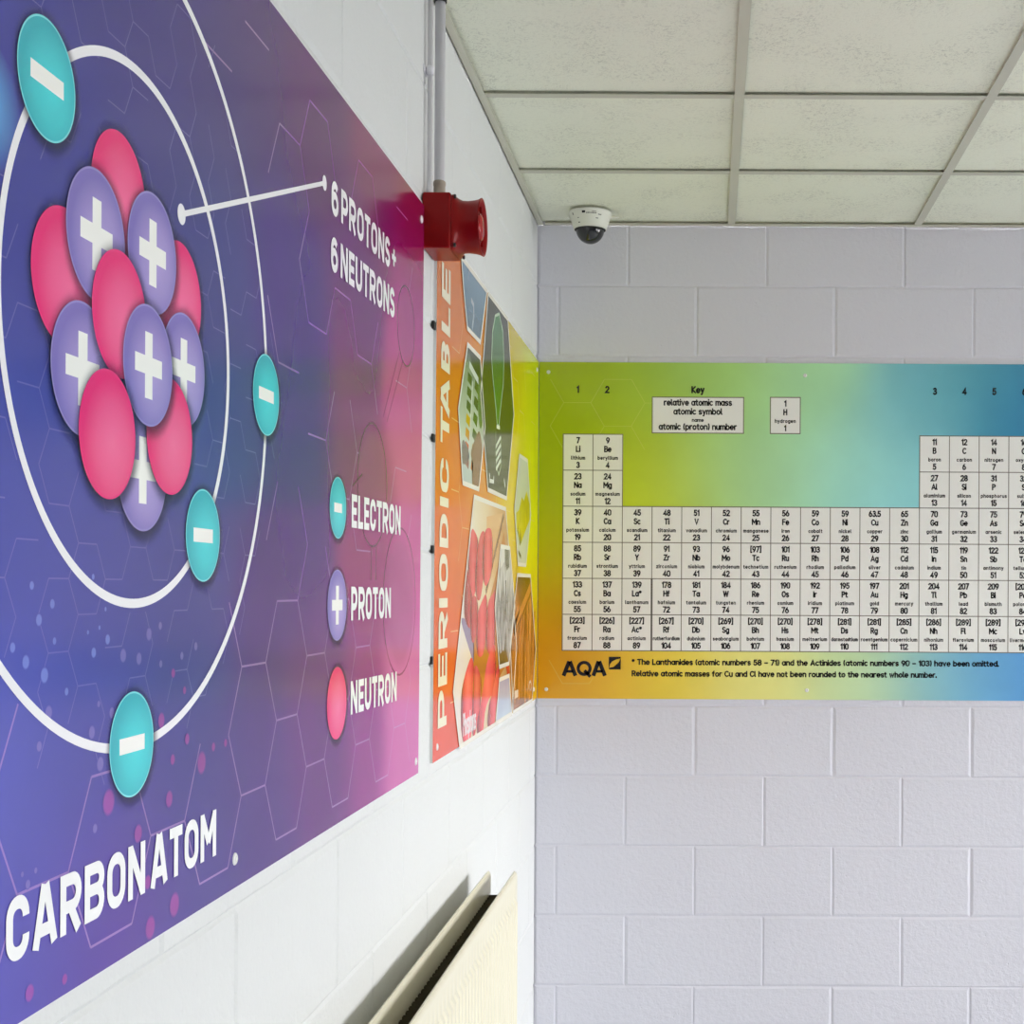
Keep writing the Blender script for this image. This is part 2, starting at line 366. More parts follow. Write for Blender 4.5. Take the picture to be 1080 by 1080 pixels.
ROWS = [2.5745 - 0.2255 * i for i in range(-1, 13)]
def block_wall(name, map3, s0, s1, shift, d):
    """painted running-bond blockwork with raked joints; map3(s, z, relief) -> xyz"""
    bm = bmesh.new(); rnd = random.Random(name)
    P = 0.4455; G = 0.0064; DEP = 0.0032
    for i in range(-1, 12):
        zt = min(ROWS[i + 1], ZC); zb = max(ROWS[i + 2] if i + 2 < len(ROWS) else 0, 0)
        if zt <= zb: continue
        off = shift + (0 if i % 2 == 0 else P / 2)
        j0 = math.floor((s0 - off) / P)
        j = j0
        while True:
            a = off + j * P; b = a + P; j += 1
            a = max(a, s0); b = min(b, s1)
            if a >= s1 - 1e-6: break
            if b - a < 0.02: continue
            gt, gb, gl, gr = [G * rnd.uniform(.6, 1.5) for _ in range(4)]
            def side(p, q, n):
                return [(p[0] + (q[0] - p[0]) * t / n, p[1] + (q[1] - p[1]) * t / n) for t in range(n)]
            nx = max(2, int((b - a) / 0.045)); nz = 4
            outer = side((a, zb), (b, zb), nx) + side((b, zb), (b, zt), nz) + side((b, zt), (a, zt), nx) + side((a, zt), (a, zb), nz)
            jit = lambda: rnd.uniform(-.0011, .0011)
            il, ir, ib, it = a + gl, b - gr, zb + gb, zt - gt
            inner = []
            for (p, q) in outer:
                x = il + (p - a) / (b - a) * (ir - il); z = ib + (q - zb) / (zt - zb) * (it - ib)
                inner.append((x + jit(), z + jit()))
            vo = [bm.verts.new(map3(x, z, -DEP)) for x, z in outer]
            vi = [bm.verts.new(map3(x, z, 0)) for x, z in inner]
            n = len(vo)
            for q in range(n):
                r = (q + 1) % n
                bm.faces.new((vo[q], vo[r], vi[r], vi[q]))
            bm.faces.new(vi)
            if b >= s1 - 1e-6: break
    bmesh.ops.remove_doubles(bm, verts=bm.verts, dist=1e-6); bm.normal_update()
    for f in bm.faces:
        if f.normal.dot(Vector(d)) < 0: f.normal_flip()
    return bm

bm = block_wall('left', lambda s, z, h: (XL + h, s, z), YF, YB, 1.629, (1, 0, 0))
# stand-alone slab behind the relief gives the wall thickness
box(bm, XL - 0.14, XL - 0.008, YF - 0.14, YB + 0.14, 0, ZC + 0.2)
wl = tag(link('wall_left', bm, m_wall_l), kind='structure')
bm = block_wall('back', lambda s, z, h: (s, YB - h, z), XL, XR, -0.041, (0, -1, 0))
box(bm, XL - 0.004, XR + 0.14, YB + 0.008, YB + 0.14, 0, ZC + 0.2)
wb = tag(link('wall_back', bm, m_wall), kind='structure')
m_floor = plain('floor_vinyl', (0.57, 0.61, 0.66), 0.45)
def shell(name, x0, x1, y0, y1, z0, z1, m):
    b = bmesh.new(); box(b, x0, x1, y0, y1, z0, z1); return tag(link(name, b, m), kind='structure')
shell('floor', XL - .14, XR + .14, YF - .14, YB + .14, -0.1, 0, m_floor)
shell('wall_front', XL - .004, XR + .14, YF - .14, YF, 0, ZC + .2, plain('painted_plaster', WALL, .6))

# right wall with two wide windows
m_pl = plain('painted_plaster', WALL, .6)
WIN = [(0.25, 2.05), (2.55, 4.20)]; WZ0, WZ1 = 0.90, 2.50
b = bmesh.new()
ys = [YF] + [v for w in WIN for v in w] + [YB]
box(b, XR, XR + .14, YF, YB, 0, WZ0); box(b, XR, XR + .14, YF, YB, WZ1, ZC + .2)
for i in range(0, len(ys), 2): box(b, XR, XR + .14, ys[i], ys[i + 1], WZ0, WZ1)
tag(link('wall_right', b, m_pl), kind='structure')
m_frame = plain('window_frame_white', (0.8, 0.8, 0.8), .35)
m_glass, N, L, bs = new_mat('window_glass')
tr = N.new('ShaderNodeBsdfTransparent'); gl = N.new('ShaderNodeBsdfGlossy'); gl.inputs['Roughness'].default_value = 0
fz = N.new('ShaderNodeFresnel'); mg = N.new('ShaderNodeMixShader'); L.new(fz.outputs[0], mg.inputs[0]); L.new(tr.outputs[0], mg.inputs[1]); L.new(gl.outputs[0], mg.inputs[2])
L.new(mg.outputs[0], N['Material Output'].inputs['Surface'])
for i, (a, c) in enumerate(WIN):
    b = bmesh.new(); t = .05
    for (p, q, r, s) in ((a, c, WZ0, WZ0 + t), (a, c, WZ1 - t, WZ1), (a, a + t, WZ0, WZ1), (c - t, c, WZ0, WZ1), ((a + c) / 2 - t / 2, (a + c) / 2 + t / 2, WZ0, WZ1)):
        box(b, XR + .05, XR + .10, p, q, r, s)
    w = tag(link('window_%d' % (i + 1), b, m_frame), kind='structure')
    b = bmesh.new(); box(b, XR + .072, XR + .078, a + t, c - t, WZ0 + t, WZ1 - t); link('pane', b, m_glass, w)

# ceiling: lay-in tiles, exposed grid, wall angle
SB = FACE_B / F
def cx_at(px): return (px - VX) * SB
G0 = 0.0295 + 0.027   # centre of first main runner (x)
gx = [cx_at(766.2) + 0.0095 + 0.598 * i for i in range(0, 10)]
gy = [FACE_B * .8742 - 0.600 * i for i in range(0, 13)]
m_tile = tile_mat('mineral_fibre_tile', (0.87, 0.885, 0.745))
m_grid = plain('grid_enamel', (0.58, 0.57, 0.47), .5)
m_dark = plain('ceiling_void', (0.02, 0.02, 0.02), .9)
LIGHTS = [(2, 4), (5, 2), (5, 6), (2, 8)]
b = bmesh.new()
xs_ = [XL + .002] + gx + [XR]; ys_ = [YB - .002] + gy + [YF]
REC = 0.009
holes = []
for i in range(len(xs_) - 1):
    for j in range(len(ys_) - 1):
        x0, x1, y1, y0 = xs_[i], xs_[i + 1], ys_[j], ys_[j + 1]
        if x1 - x0 < .04 or y1 - y0 < .04: continue
        if (i, j) in LIGHTS: holes.append((x0, x1, y0, y1)); continue
        box(b, x0 + .007, x1 - .007, y0 + .007, y1 - .007, ZC + REC, ZC + REC + .014)
ceil = tag(link('ceiling', b, m_tile), kind='structure')
b = bmesh.new(); box(b, XL, XR, YF, YB, ZC + .15, ZC + .16); tag(link('roof_deck', b, m_dark, ceil))
b = bmesh.new()
for x in gx:
    if x < XR: box(b, x - .012, x + .012, YF, YB - .001, ZC, ZC + .0015); box(b, x - .001, x + .001, YF, YB - .001, ZC + .0012, ZC + .03)
for y in gy:
    if y > YF: box(b, XL + .001, XR, y - .012, y + .012, ZC + .0003, ZC + .0018)
link('ceiling_grid', b, m_grid, ceil)
def angle_trim(name, kind):
    b = bmesh.new()
    if kind == 'L': box(b, XL + .0006, XL + .019, YF, YB - .0005, ZC - .001, ZC + .0008); box(b, XL + .0004, XL + .0016, YF, YB - .0005, ZC - .001, ZC + .022)
    else: box(b, XL + .024, XR, YB - .024, YB - .0006, ZC - .001, ZC + .0008); box(b, XL + .024, XR, YB - .0016, YB - .0004, ZC - .001, ZC + .022)
    tag(link(name, b, m_grid), kind='structure')
angle_trim('trim_1', 'L'); angle_trim('trim_2', 'B')

# ------------------------------------------------------------------ boards
def rbf(ctrl, p):
    ws = 0; c = [0, 0, 0]
    for q, col, rad in ctrl:
        d2 = (q[0] - p[0]) ** 2 + (q[1] - p[1]) ** 2
        w = math.exp(-d2 / (2 * rad * rad)) + 1e-5 / (d2 + .02)
        ws += w
        for i in range(3): c[i] += w * col[i]
    return [v / ws for v in c]

def board(name, corners, on, ctrl, label, cat, back, printname='printed_face', n=60, m=36):
    """corners: TL TR BR BL in print coordinates. Core slab as root, printed face as a part on top"""
    TL, TR, BR, BL = corners
    bm = bmesh.new()
    fr = [bm.verts.new(on(s, t, -2)) for s, t in corners]
    bk = [bm.verts.new(tuple(c + d for c, d in zip(on(s, t, -2), back))) for s, t in corners]
    bm.faces.new(fr); bm.faces.new(bk[::-1])
    for i in range(4):
        j = (i + 1) % 4; bm.faces.new((fr[i], bk[i], bk[j], fr[j]))
    bmesh.ops.recalc_face_normals(bm, faces=bm.faces)
    mid = on((TL[0] + BR[0]) / 2, (TL[1] + BR[1]) / 2, -2)
    root = link(name, bm, plain('board_edge', (.82, .82, .80), .4), loc=mid)
    tag(root, label, cat)
    bm = bmesh.new(); cl = bm.loops.layers.float_color.new('ink'); grid = []
    for i in range(n + 1):
        row = []
        for j in range(m + 1):
            a, c = i / n, j / m
            s = (TL[0] * (1 - a) + TR[0] * a) * (1 - c) + (BL[0] * (1 - a) + BR[0] * a) * c
            t = (TL[1] * (1 - a) + TR[1] * a) * (1 - c) + (BL[1] * (1 - a) + BR[1] * a) * c
            row.append((bm.verts.new(on(s, t, 0)), rbf(ctrl, (s, t))))
        grid.append(row)
    for i in range(n):
        for j in range(m):
            q = [grid[i][j], grid[i + 1][j], grid[i + 1][j + 1], grid[i][j + 1]]
            f = bm.faces.new([v for v, _ in q])
            for l, (_, c) in zip(f.loops, q): l[cl] = (*c, 1)
    link(printname, bm, print_mat('board_print'), root)
    return root

def controls(lst, at, k, veil=0.0, rad=.13):
    out = []
    for (x, y), c in lst:
        v = veil(x) if callable(veil) else veil
        out.append((at(x, y), [min(.9, max(.004, (q - v) * k)) for q in lin(c)], rad))
    return out

def screws(root, pts, on, mat_s, r=.0075):
    for s, t in pts:
        b = bmesh.new()
        lathe_on(b, s, t, r, on)
        link('screw', b, mat_s, root)
def lathe_on(b, s, t, r, on):
    seg = 20; prof = [(r, 0), (r * .95, 6), (r * .75, 12), (r * .35, 15), (r * .3, 9), (0.0001, 9)]
    rings = []
    for rr, k in prof:
        rings.append([b.verts.new(on(s + rr * math.cos(2 * math.pi * i / seg), t + rr * math.sin(2 * math.pi * i / seg), k * 1.6)) for i in range(seg)])
    for a, c in zip(rings, rings[1:]):
        for i in range(seg):
            f = b.faces.new((a[i], a[(i + 1) % seg], c[(i + 1) % seg], c[i])); f.smooth = True
m_screw = plain('screw_cap', (.82, .82, .80), .25, 0.0)

# ---- carbon atom board
K1 = 1.05
veil1 = lambda x: 0.022 + 0.09 * max(0, (x - 100) / 340.0) ** 2
purple = controls([
    ((0, 20), (72, 78, 150)), ((60, 20), (72, 70, 138)), ((150, 30), (76, 70, 130)), ((230, 60), (85, 75, 128)), ((270, 40), (95, 72, 120)),
    ((330, 110), (112, 72, 118)), ((400, 195), (150, 75, 122)), ((435, 240), (165, 45, 110)), ((435, 330), (178, 88, 150)), ((430, 395), (200, 105, 155)), ((432, 450), (222, 124, 162)),
    ((432, 600), (212, 118, 165)), ((430, 740), (222, 138, 180)), ((425, 800), (218, 128, 178)), ((380, 300), (125, 75, 130)), ((300, 300), (92, 75, 135)), ((320, 400), (88, 68, 130)),
    ((370, 430), (140, 85, 125)), ((300, 550), (92, 68, 124)), ((395, 560), (165, 90, 130)), ((280, 650), (98, 70, 125)), ((320, 750), (118, 74, 130)), ((350, 830), (118, 72, 132)),
    ((385, 800), (160, 88, 145)), ((230, 300), (78, 82, 135)), ((180, 450), (78, 84, 142)), ((250, 450), (78, 80, 132)), ((100, 610), (84, 84, 150)), ((30, 550), (84, 90, 162)),
    ((5, 400), (80, 88, 158)), ((30, 200), (72, 76, 145)), ((60, 230), (66, 68, 140)), ((10, 800), (100, 106, 185)), ((100, 850), (84, 84, 152)), ((200, 750), (76, 76, 134)), ((200, 640), (82, 80, 140)),
    ((270, 780), (95, 74, 130)), ((20, 1050), (95, 95, 178)), ((60, 1000), (90, 84, 165)), ((150, 950), (88, 74, 142)), ((105, 985), (104, 58, 142)), ((230, 880), (86, 76, 138)), ((280, 860), (92, 70, 130)),
    ((120, 700), (78, 80, 145)), ((60, 740), (86, 90, 165))], PL, K1, veil1, .08)
purple = [(q_, [c_[0], c_[1] * .95, min(.9, c_[2] * 1.14)], r_) for q_, c_, r_ in purple]
TLp = (0.60, 2.325); TRp = (2.6485, 2.332); BRp = (2.620, 1.2475); BLp = (0.60, 1.251)
cb = board('carbon_atom_board', [TLp, TRp, BRp, BLp], onL, purple,
           'large purple and blue wall board with a carbon atom drawing and white lettering', 'wall board', (-.0057, 0, 0), n=90, m=50)

# line work and dots printed over a graded ground: ground colour mixed with the ink
def tinted(bm, ctrl, rgb, alpha, on):
    cl = bm.loops.layers.float_color.new('ink'); v = lin(rgb); al = bm.verts.layers.float.get('a')
    for f in bm.faces:
        for l in f.loops:
            p = l.vert.co; q = (p.y, p.z) if on is onL else (p.x, p.z); g = rbf(ctrl, q)
            w = alpha * (l.vert[al] if al else 1.0)
            l[cl] = (*[x * (1 - w) + y * w for x, y in zip(g, v)], 1)
    return bm
def soft_disc(bm, c, r, k, on=onL, seg=22, hard=.72, ry=None):
    al = bm.verts.layers.float.get('a') or bm.verts.layers.float.new('a'); ry = ry or r
    R_ = [[bm.verts.new(on(c[0] + r * q * math.cos(2 * math.pi * i / seg), c[1] + ry * q * math.sin(2 * math.pi * i / seg), k)) for i in range(seg)] for q in (hard, 1.0)]
    for v in R_[0]: v[al] = 1.0
    for v in R_[1]: v[al] = 0.0
    bm.faces.new(R_[0])
    for i in range(seg): bm.faces.new((R_[0][i], R_[1][i], R_[1][(i + 1) % seg], R_[0][(i + 1) % seg]))
m_tint = print_mat('board_print')
# faint hexagon lattice
def hexes(centres, R, w, k, on, keep, clip):
    bm = bmesh.new(); seen = set()
    for (cx, cz) in centres:
        V = [(cx + R * math.cos(math.radians(60 * i)), cz + R * math.sin(math.radians(60 * i))) for i in range(6)]
        for i in range(6):
            p, q = V[i], V[(i + 1) % 6]
            key = (round((p[0] + q[0]) / 2, 3), round((p[1] + q[1]) / 2, 3))
            if key in seen: continue
            seen.add(key)
            if keep(key) and clip(p) and clip(q): ribbon(bm, [p, q], w, k, on)
    return bm
def lattice(c0, z0, R, i0, i1, j0, j1):
    out = []; dz = R * math.sqrt(3)
    for i in range(i0, i1):
        for j in range(j0, j1):
            out.append((c0 + 1.5 * R * i, z0 + dz * j + (dz / 2 if i % 2 else 0)))
    return out
rnd = random.Random(3)
AT = (1.318, 1.838)
in_board = lambda p: 0.63 < p[0] < 2.60 and 1.258 < p[1] < 2.318
def keep_a(k):
    d = math.hypot(k[0] - AT[0], k[1] - AT[1])
    if 1.98 < k[0] < 2.46 and (2.04 < k[1] < 2.2): return False
    return rnd.random() < (.96 if k[1] < 1.60 else .60) and d > .405
def keep_b(k):
    return rnd.random() < .55 and math.hypot(k[0] - AT[0], k[1] - AT[1]) < .42
LATT = lattice(1.142, 1.4295, .0878, -4, 12, -2, 8)
link('hexagon_lines', tinted(hexes(LATT, .0878, .0024, 1, onL, keep_a, in_board), purple, (205, 160, 225), .42, onL), m_tint, cb)
link('hexagon_lines', tinted(hexes(lattice(.95, 1.45, .036, -2, 18, -1, 14), .036, .0013, 1, onL, keep_b, in_board), purple, (165, 155, 225), .26, onL), m_tint, cb)

# soft printed motifs: glow, dots, molecule shapes
bm = bmesh.new(); bm2 = bmesh.new(); bm3 = bmesh.new()
for (zx, zy, hgt, wh) in [(120, 207, 38, 1), (198, 277, 42, 1), (147, 338, 52, 1), (206, 418, 32, 1), (47, 443, 45, 1), (97, 498, 60, 1), (168, 548, 66, 1), (355, 462, 44, 1), (408, 412, 44, 1), (467, 473, 58, 3), (527, 485, 52, 3),
                       (565, 392, 54, 3), (608, 360, 34, 3), (377, 367, 20, 1), (333, 385, 20, 1), (353, 174, 26, 1), (400, 297, 20, 1), (184, 690, 60, 3), (252, 610, 34, 1), (348, 765, 56, 3), (380, 885, 62, 3), (424, 690, 46, 3), (374, 657, 28, 3),
                       (148, 818, 44, 3), (743, 438, 36, 3), (690, 474, 34, 3), (610, 505, 32, 3), (657, 540, 40, 2), (612, 720, 66, 2), (765, 880, 94, 2), (710, 790, 48, 2), (655, 868, 46, 2), (810, 820, 38, 2), (856, 805, 34, 2), (412, 1030, 110, 2), (642, 1018, 70, 2), (700, 605, 34, 2)]:
    c = PL(zx / 3.6, 560 + zy / 3.6); r = hgt / 7.2 * c[0] / F
    soft_disc({1: bm, 2: bm2, 3: bm3}[wh], c, r, 2)
for (zx, zy, hgt) in [(524, 285, 76), (662, 555, 100), (570, 642, 96), (112, 890, 72), (245, 838, 46), (560, 470, 60)]:
    c = PL(zx / 3.6, 800 + zy / 3.6); soft_disc(bm2, c, hgt / 7.2 * c[0] / F, 2)
for (zx, zy, hgt) in [(105, 478, 40), (135, 425, 26), (84, 440, 24), (360, 266, 40)]:
    c = PL(zx / 3.6, 800 + zy / 3.6); soft_disc(bm3, c, hgt / 7.2 * c[0] / F, 2)
for b_, c_ in ((bm, (150, 165, 240)), (bm2, (190, 70, 165)), (bm3, (150, 135, 205))): link('dot_pattern', tinted(b_, purple, c_, .5, onL), m_tint, cb)
bm = bmesh.new(); soft_disc(bm, PL(-14, 108), .052, 2, hard=.04, seg=32); link('glow_motif', tinted(bm, purple, (110, 200, 255), .75, onL), m_tint, cb)
for (x0, x1, y0, y1) in [(377, 408, 438, 575), (419, 437, 283, 389), (404, 438, 570, 700)]:
    ca = PL(x0, (y0 + y1) / 2); cbb = PL(x1, (y0 + y1) / 2); r = (cbb[0] - ca[0]) / 2; c = ((ca[0] + cbb[0]) / 2, ca[1])
    bm = bmesh.new(); soft_disc(bm, c, r, 1.2, seg=40, hard=.8); o = link('molecule_shape', tinted(bm, purple, (150, 60, 125), .42, onL), m_tint, cb)
    bm = bmesh.new(); ribbon(bm, arc(c[0], c[1], r, r * 1.02, 0, 360, 40)[:-1], .0035, 1.6, closed=True); link('outline', tinted(bm, purple, (105, 25, 80), .75, onL), m_tint, o)
bm = bmesh.new()
for a_, b_ in (((421, 372), (404, 440)), ((425, 380), (408, 445)), ((392, 575), (391, 612)), ((397, 575), (396, 612)), ((372, 512), (382, 500))):
    ribbon(bm, [PL(*a_), PL(*b_)], .0035, 1.6)
link('molecule_bond', tinted(bm, purple, (105, 25, 80), .6, onL), m_tint, cb)

m_pr = ink((248, 247, 250))
R1, R2 = .2548, .3910
for R in (R1, R2):
    bm = bmesh.new(); ribbon(bm, arc(AT[0], AT[1], R, R, 0, 360, 160)[:-1], .0088, 4, closed=True)
    link('orbit_ring', bm, m_pr, cb)
bm = bmesh.new(); p0, p1 = PL(191, 226), PL(342, 193)
ribbon(bm, [p0, p1], .0062, 5); disc(bm, p0, .0108, 5.3); disc(bm, p1, .0108, 5.3); link('pointer_line', bm, m_pr, cb)

m_el = ball_mat('print_electron', (66, 222, 228), (44, 178, 192), (125, 225, 232))
m_pn = ball_mat('print_proton', (182, 164, 222), (128, 114, 190), (150, 138, 205))
m_ne = ball_mat('print_neutron', (250, 108, 160), (236, 26, 118), (238, 40, 125))
m_halo = soft_mat('print_halo', (22, 22, 60), .62, .72, 1.0)
def ball(kind, c, r, k):
    nm, m = {'e': ('electron', m_el), 'p': ('proton', m_pn), 'n': ('neutron', m_ne)}[kind]
    bm = bmesh.new(); disc(bm, c, r, k, seg=64); o = link(nm, bm, m, cb)
    bm = bmesh.new(); disc(bm, (c[0] + r * .04, c[1] - r * .05), r * 1.26, k - .5, seg=48); link('halo', bm, m_halo, o)
    if kind in 'ep':
        bm = bmesh.new(); g = r / .0585 if kind == 'p' else r / .05
        if kind == 'p':
            a, w = .032 * g, .0088 * g
            pl = [(-w, -a), (w, -a), (w, -w), (a, -w), (a, w), (w, w), (w, a), (-w, a), (-w, w), (-a, w), (-a, -w), (-w, -w)]
        else:
            a, w = .0285 * g, .0075 * g
            if r < .048: a *= .82
            pl = [(-a, -w), (a, -w), (a, w), (-a, w)]
        poly(bm, [(c[0] + x, c[1] + y) for x, y in pl], k + .5)
        link('plus_sign' if kind == 'p' else 'minus_sign', bm, ink((252, 252, 246)), o)
    return o
seq = [('n', (1.281, 1.962)), ('n', (1.428, 1.897)), ('n', (1.173, 1.862)), ('p', (1.336, 1.712)), ('p', (1.233, 1.913)), ('p', (1.357, 1.927)),
       ('p', (1.438, 1.825)), ('p', (1.206, 1.789)), ('n', (1.282, 1.852)), ('n', (1.402, 1.752)), ('p', (1.347, 1.815)), ('n', (1.257, 1.738))]
for i, (kd, c) in enumerate(seq): ball(kd, c, .0592, 5 + 1.1 * i)
for c in ((1.140, 2.018), (1.497, 1.655), (1.708, 1.837), (1.315, 1.449), (AT[0] - R2, 1.837), (AT[0], AT[1] + R2)): ball('e', c, .0502, 8)
ball('e', (2.042, 1.717), .0455, 6); ball('p', (2.040, 1.573), .0525, 6); ball('n', (2.041, 1.428), .0535, 6)
for txt, s0, s1, base, h, sl in (('CARBON ATOM', 1.080, 1.541, 1.3015, .0515, -.004), ('6 PROTONS +', 1.997, 2.408, 2.141, .0508, .012), ('6 NEUTRONS', 1.996, 2.400, 2.0585, .0512, .02),
                                 ('ELECTRON', 2.119, 2.455, 1.6915, .0515, .003), ('PROTON', 2.119, 2.383, 1.5485, .0520, -.006), ('NEUTRON', 2.119, 2.431, 1.4035, .0515, -.012)):
    bm = bmesh.new(); caps(bm, txt, s0, s1, base, h, .0108, 7, slope=sl)
    link('lettering', bm, ink((250, 250, 250)), cb)
screws(cb, [(2.624, 2.300), (2.597, 1.272), (1.604, 1.283), (1.62, 2.30)], onL, m_screw)

# ---- board of element photographs on the left wall, next to the corner
orange = controls([
    ((468, 280), (205, 112, 40)), ((480, 350), (210, 115, 25)), ((468, 430), (222, 118, 12)), ((468, 520), (224, 112, 45)), ((470, 600), (226, 105, 62)), ((465, 680), (226, 92, 50)), ((462, 760), (228, 85, 75)), ((480, 560), (228, 120, 60)),
    ((480, 470), (222, 130, 25)), ((510, 380), (215, 140, 30)), ((510, 520), (226, 150, 60)), ((537, 420), (225, 195, 0)), ((545, 360), (195, 175, 30)), ((552, 430), (225, 222, 0)), ((563, 400), (205, 220, 0)),
    ((560, 500), (232, 238, 0)), ((541, 520), (238, 212, 0)), ((562, 600), (242, 242, 0)), ((541, 600), (222, 180, 0)), ((563, 700), (215, 170, 20)), ((538, 690), (225, 170, 40)), ((564, 733), (215, 175, 50))], PL, 1.1, 0.03, .16)
eb = board('element_photo_board', [(2.778, 2.331), (4.4392, 2.327), (4.4392, 1.2455), (2.756, 1.2485)], onL, orange,
           'orange to yellow wall board with photographs of elements in hexagons, reaching the corner', 'wall board', (-.0057, 0, 0), n=60, m=40)
bm = bmesh.new()
for ch, a_, c_ in (('P', 1.312, 1.388), ('E', 1.397, 1.464), ('R', 1.474, 1.551), ('I', 1.558, 1.578), ('O', 1.593, 1.669), ('D', 1.683, 1.752), ('I', 1.765, 1.789), ('C', 1.798, 1.867),
                   ('T', 1.898, 1.971), ('A', 1.957, 2.036), ('B', 2.049, 2.108), ('L', 2.127, 2.188), ('E', 2.196, 2.268)):
    lean = (a_ - 1.3) * .022
    caps_up(bm, ch, a_, c_, 2.897 + lean, 2.803 + lean, .0195, 8)
link('lettering', bm, ink((246, 238, 208)), eb)
bm = tinted(hexes(lattice(1.142 + 12 * .1317, 1.4295, .0878, 1, 13, -2, 8), .0878, .0026, 1, onL, lambda k: rnd.random() < .45, lambda p: 2.93 < p[0] < 4.42 and 1.26 < p[1] < 2.31), orange, (255, 225, 150), .45, onL)
link('hexagon_lines', bm, m_tint, eb)

def photo(outline, fill, name_='element_photo', k=10, frame=True):
    """hexagon picture: white keyline + ground; outline given as print coordinates"""
    bm = bmesh.new(); poly(bm, outline, k + .5); o = link(name_, bm, fill, eb)
    bm = bmesh.new(); ribbon(bm, outline, .011, k + 6, closed=True); link('keyline', bm, ink((244, 240, 225)), o)
    return o
def shp(o, nm, pxs, m, k, smooth_=False):
    pts = [PL(*q) for q in pxs]
    bm = bmesh.new()
    if smooth_:
        n = len(pts); out = []
        for i in range(n):
            p0, p1_, p2, p3 = pts[i - 1], pts[i], pts[(i + 1) % n], pts[(i + 2) % n]
            for t in (0, .25, .5, .75):
                out.append(tuple(.5 * ((2 * p1_[a]) + (-p0[a] + p2[a]) * t + (2 * p0[a] - 5 * p1_[a] + 4 * p2[a] - p3[a]) * t * t + (-p0[a] + 3 * p1_[a] - 3 * p2[a] + p3[a]) * t ** 3) for a in (0, 1)))
        pts = out
    f = poly(bm, pts, k)
    bmesh.ops.triangulate(bm, faces=bm.faces, ngon_method='EAR_CLIP')
    return link(nm, bm, m, o)
def line(o, nm, pxs, w, m, k, closed=False):
    bm = bmesh.new(); ribbon(bm, [PL(*q) for q in pxs], w, k, closed=closed); return link(nm, bm, m, o)

def grad_mat(name, cols, axis='Z', lo=0, hi=1, noise=0.0, nscale=8, stretch=(1, 1, 1)):
    m, N, L, b = new_mat(name)
    b.inputs['Roughness'].default_value = GLOSS; b.inputs['Specular IOR Level'].default_value = SPEC
    tc = N.new('ShaderNodeTexCoord'); sp = N.new('ShaderNodeSeparateXYZ'); L.new(tc.outputs['Object'], sp.inputs['Vector'])
    r = N.new('ShaderNodeMapRange'); r.inputs['From Min'].default_value = lo; r.inputs['From Max'].default_value = hi; L.new(sp.outputs[axis], r.inputs['Value'])
    mp = N.new('ShaderNodeMapping'); mp.inputs['Scale'].default_value = stretch; L.new(tc.outputs['Object'], mp.inputs['Vector'])
    n = N.new('ShaderNodeTexNoise'); n.inputs['Scale'].default_value = nscale; n.inputs['Detail'].default_value = 4; L.new(mp.outputs['Vector'], n.inputs['Vector'])
    a = N.new('ShaderNodeMath'); a.operation = 'MULTIPLY_ADD'; L.new(n.outputs['Fac'], a.inputs[0]); a.inputs[1].default_value = noise
    s = N.new('ShaderNodeMath'); s.operation = 'SUBTRACT'; L.new(r.outputs['Result'], s.inputs[0]); s.inputs[1].default_value = noise / 2
    L.new(s.outputs[0], a.inputs[2])
    cr = N.new('ShaderNodeValToRGB'); L.new(a.outputs[0], cr.inputs['Fac'])
    E = cr.color_ramp.elements
    E[0].position = 0; E[0].color = (*lin(cols[0]), 1); E[1].position = 1; E[1].color = (*lin(cols[-1]), 1)
    for i, c in enumerate(cols[1:-1]):
        e = E.new((i + 1) / (len(cols) - 1)); e.color = (*lin(c), 1)
    L.new(cr.outputs['Color'], b.inputs['Base Color'])
    return m
TOPE, BOTE = 2.3275, 1.2475
# pale blue picture cut by the board's top edge
A = photo([(3.040, TOPE), (3.388, TOPE), (3.295, 2.186), (3.118, 2.186), (3.068, 2.265)], grad_mat('blue_photo', [(70, 100, 120), (98, 130, 152), (120, 150, 172)], 'Z', 2.18, 2.33, .5, 5))
line(A, 'glass_highlight', [(496.5, 316), (499, 322), (499.3, 332), (497.5, 347)], .012, ink((205, 215, 225), .75), 12)
line(A, 'glass_highlight', [(494.5, 285), (493, 295)], .008, ink((180, 195, 210), .6), 12)
# rack of vials
Bp = photo([(3.123, 2.150), (3.297, 2.149), (3.372, 1.992), (3.284, 1.834), (3.072, 1.833), (3.013, 1.990)], grad_mat('rack_photo', [(190, 205, 200), (205, 215, 195), (160, 175, 150), (60, 80, 60)], 'Z', 1.83, 2.15, .5, 6))
shp(Bp, 'dark_corner', [(493.3, 366), (505.4, 380), (506.6, 405), (499, 392)], ink((38, 52, 40)), 11)
for i in range(7):
    y = 392 + i * 14.5; c = [(40, 66, 50), (36, 64, 48), (42, 70, 44), (196, 160, 30), (200, 140, 30), (190, 95, 60), (150, 70, 70)][i]
    x = 493.2 - i * .55
    shp(Bp, 'vial', [(x, y), (x + 4.3, y + 6), (x + 3.6, y + 16), (x - .7, y + 9)], ink(c), 11)
for i in range(6):
    y = 400 + i * 17; c = [(40, 66, 50), (36, 64, 48), (50, 92, 48), (48, 96, 46), (190, 155, 25), (200, 120, 50)][i]
    x = 501 - i * .8
    shp(Bp, 'vial', [(x, y), (x + 3.8, y + 6), (x + 3.0, y + 17), (x - 1.1, y + 9)], ink(c), 11)
line(Bp, 'rack_rail', [(494.5, 384), (504, 402)], .016, ink((215, 225, 215)), 12)
line(Bp, 'rack_rail', [(498, 402), (493.5, 486)], .010, ink((215, 225, 215)), 12)
shp(Bp, 'dark_flask', [(487, 466), (490, 466), (493.5, 475), (494, 484), (490, 489), (487, 487)], ink((120, 105, 110)), 12, True)
